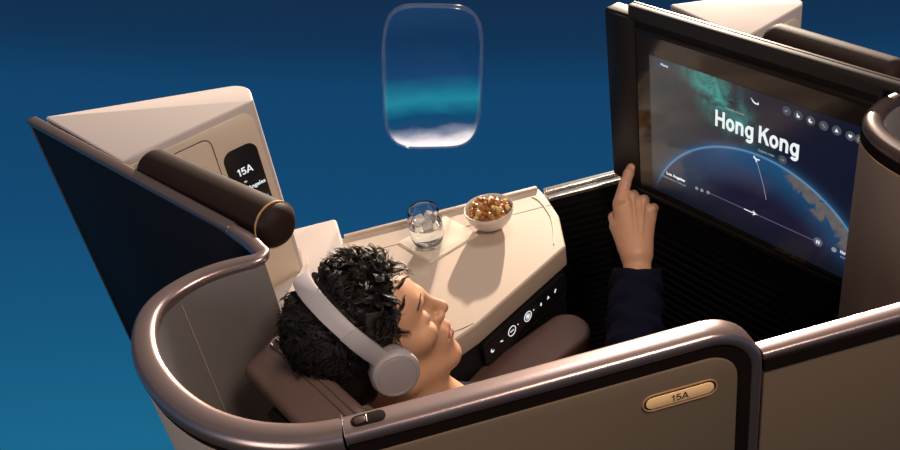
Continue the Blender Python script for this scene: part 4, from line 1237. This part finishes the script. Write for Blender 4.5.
# sleeve end: flat cut, hollowed
def cuff_cut(P):
    s_ = (P - hp(0, -9)) @ HV; return -s_
jk.add(lambda P: np.maximum(cuff_cut(P), np.linalg.norm(P - hp(0, 0), axis=1) - 0.12), 0.004, 's')
jk.add(cap(hp(0, -30), hp(0, 30), 0.0435, 0.0435), 0.006, 's')
geo = mesh_sdf(jk, (-0.25, 0.75, 0.35), (0.75, 1.60, 1.05), 0.0035)
v = geo[0].copy()
s_ = (v - ELR) @ fa
ang = np.arctan2((v - ELR) @ np.cross(fa, Z), (v - ELR) @ np.cross(np.cross(fa, Z), fa))
arm = np.clip((s_ - 0.02) / 0.05, 0, 1) * np.clip((np.linalg.norm(hp(0, -8) - ELR) - 0.02 - s_) / 0.05, 0, 1) * (np.linalg.norm(v - ELR - s_[:, None] * fa, axis=1) < 0.08)
disp_ = arm * (0.0035 * np.sin(95 * s_ + 1.6 * np.sin(ang * 2 + 0.6)) + 0.002 * np.sin(150 * s_ + 2.2 * np.cos(ang + 1)))
rad_v = v - ELR - s_[:, None] * fa; rad_v /= np.linalg.norm(rad_v, axis=1)[:, None] + 1e-9
v += rad_v * disp_[:, None]
fastmesh('jacket', (v, geo[1]), NAVYC, person, 1)
ts = SDF()
ts.add(ell(PEL, (0.178, 0.13, 0.112), ax=[side, tdir, tn]), 0.06)
ts.add(cap(PEL + side * 0.085, KNR, 0.092, 0.068), 0.04); ts.add(cap(KNR, ANR + Z * 0.03, 0.068, 0.055), 0.02)
ts.add(cap(PEL - side * 0.085, KNL, 0.092, 0.068), 0.04); ts.add(cap(KNL, ANL + Z * 0.03, 0.068, 0.055), 0.02)
fastmesh('trousers', mesh_sdf(ts, (0.2, 0.9, 0.02), (0.95, 1.65, 0.75), 0.006), TROUS, person, 1)
# index nail
M('fingernail', disc(Fr(hp(0.4, 96.5, 0.6), HU, HV2, HW2), 0, 0, 0.0058, -0.001, 0.0006, 14), NAILM, person)

# ================================================================== HEADPHONES
hpn = empty('headphones', HD.p(0, 0, 0.0), 'pale grey over ear headphones worn on dark wavy hair', 'headphones')
YB = 0.094
band = [HD.p(-0.004 - 0.030 * sin(a), -(YB + 0.010 - 0.008 * max(0, 1 - sin(a) / 0.35)) * cos(a), 0.020 + 0.128 * sin(a) ** 0.85) for a in np.linspace(0.03, pi - 0.03, 48)]
bw = 0.0145
M('headband', sweep(band, [(-bw, -0.003), (-bw + 0.003, -0.005), (bw - 0.003, -0.005), (bw, -0.003), (bw, 0.003), (bw - 0.003, 0.005), (-bw + 0.003, 0.005), (-bw, 0.003)], lat=HX,
                    scale=[0.86 + 0.14 * sin(pi * i / 47) for i in range(48)]), PHONE, hpn, angle=50)
for sy in (-1, 1):
    bp2 = band[:9] if sy < 0 else band[-9:][::-1]
    yk = [HD.p(-0.002, sy * (YB + 0.0045), 0.018)] + [p - HY * sy * (0.0050 - 0.0055 * i / 8) for i, p in enumerate(bp2) if i > 0]
    M('slider', sweep(yk, [(-0.0140, -0.005), (-0.0115, -0.0068), (0.0115, -0.0068), (0.0140, -0.005), (0.0140, 0.005), (0.0115, 0.0068), (-0.0115, 0.0068), (-0.0140, 0.005)], lat=HX), PHONE, hpn, angle=50)
    EF = Fr(HD.p(0.0, sy * 0.074, -0.002), HX, HZ, HY * sy)
    pr_ = [(0.0, 0.012), (0.020, 0.012), (0.034, 0.0115), (0.0365, 0.016), (0.0375, 0.024), (0.0365, 0.031), (0.0335, 0.0345), (0.0300, 0.0352), (0.0292, 0.0345), (0.0286, 0.0352), (0.015, 0.0362), (0.0, 0.0364)]
    M('ear_cup', lathe(pr_, None, 56, EF), PHONE, hpn, angle=30)
    cu = [(0.0, 0.0), (0.012, 0.0), (0.020, -0.003), (0.029, -0.002), (0.0355, 0.003), (0.036, 0.009), (0.033, 0.0125), (0.0, 0.0125)]
    M('ear_cushion', lathe(cu, None, 48, EF), PHONED, hpn, angle=50, label='darker grey ear cushion')
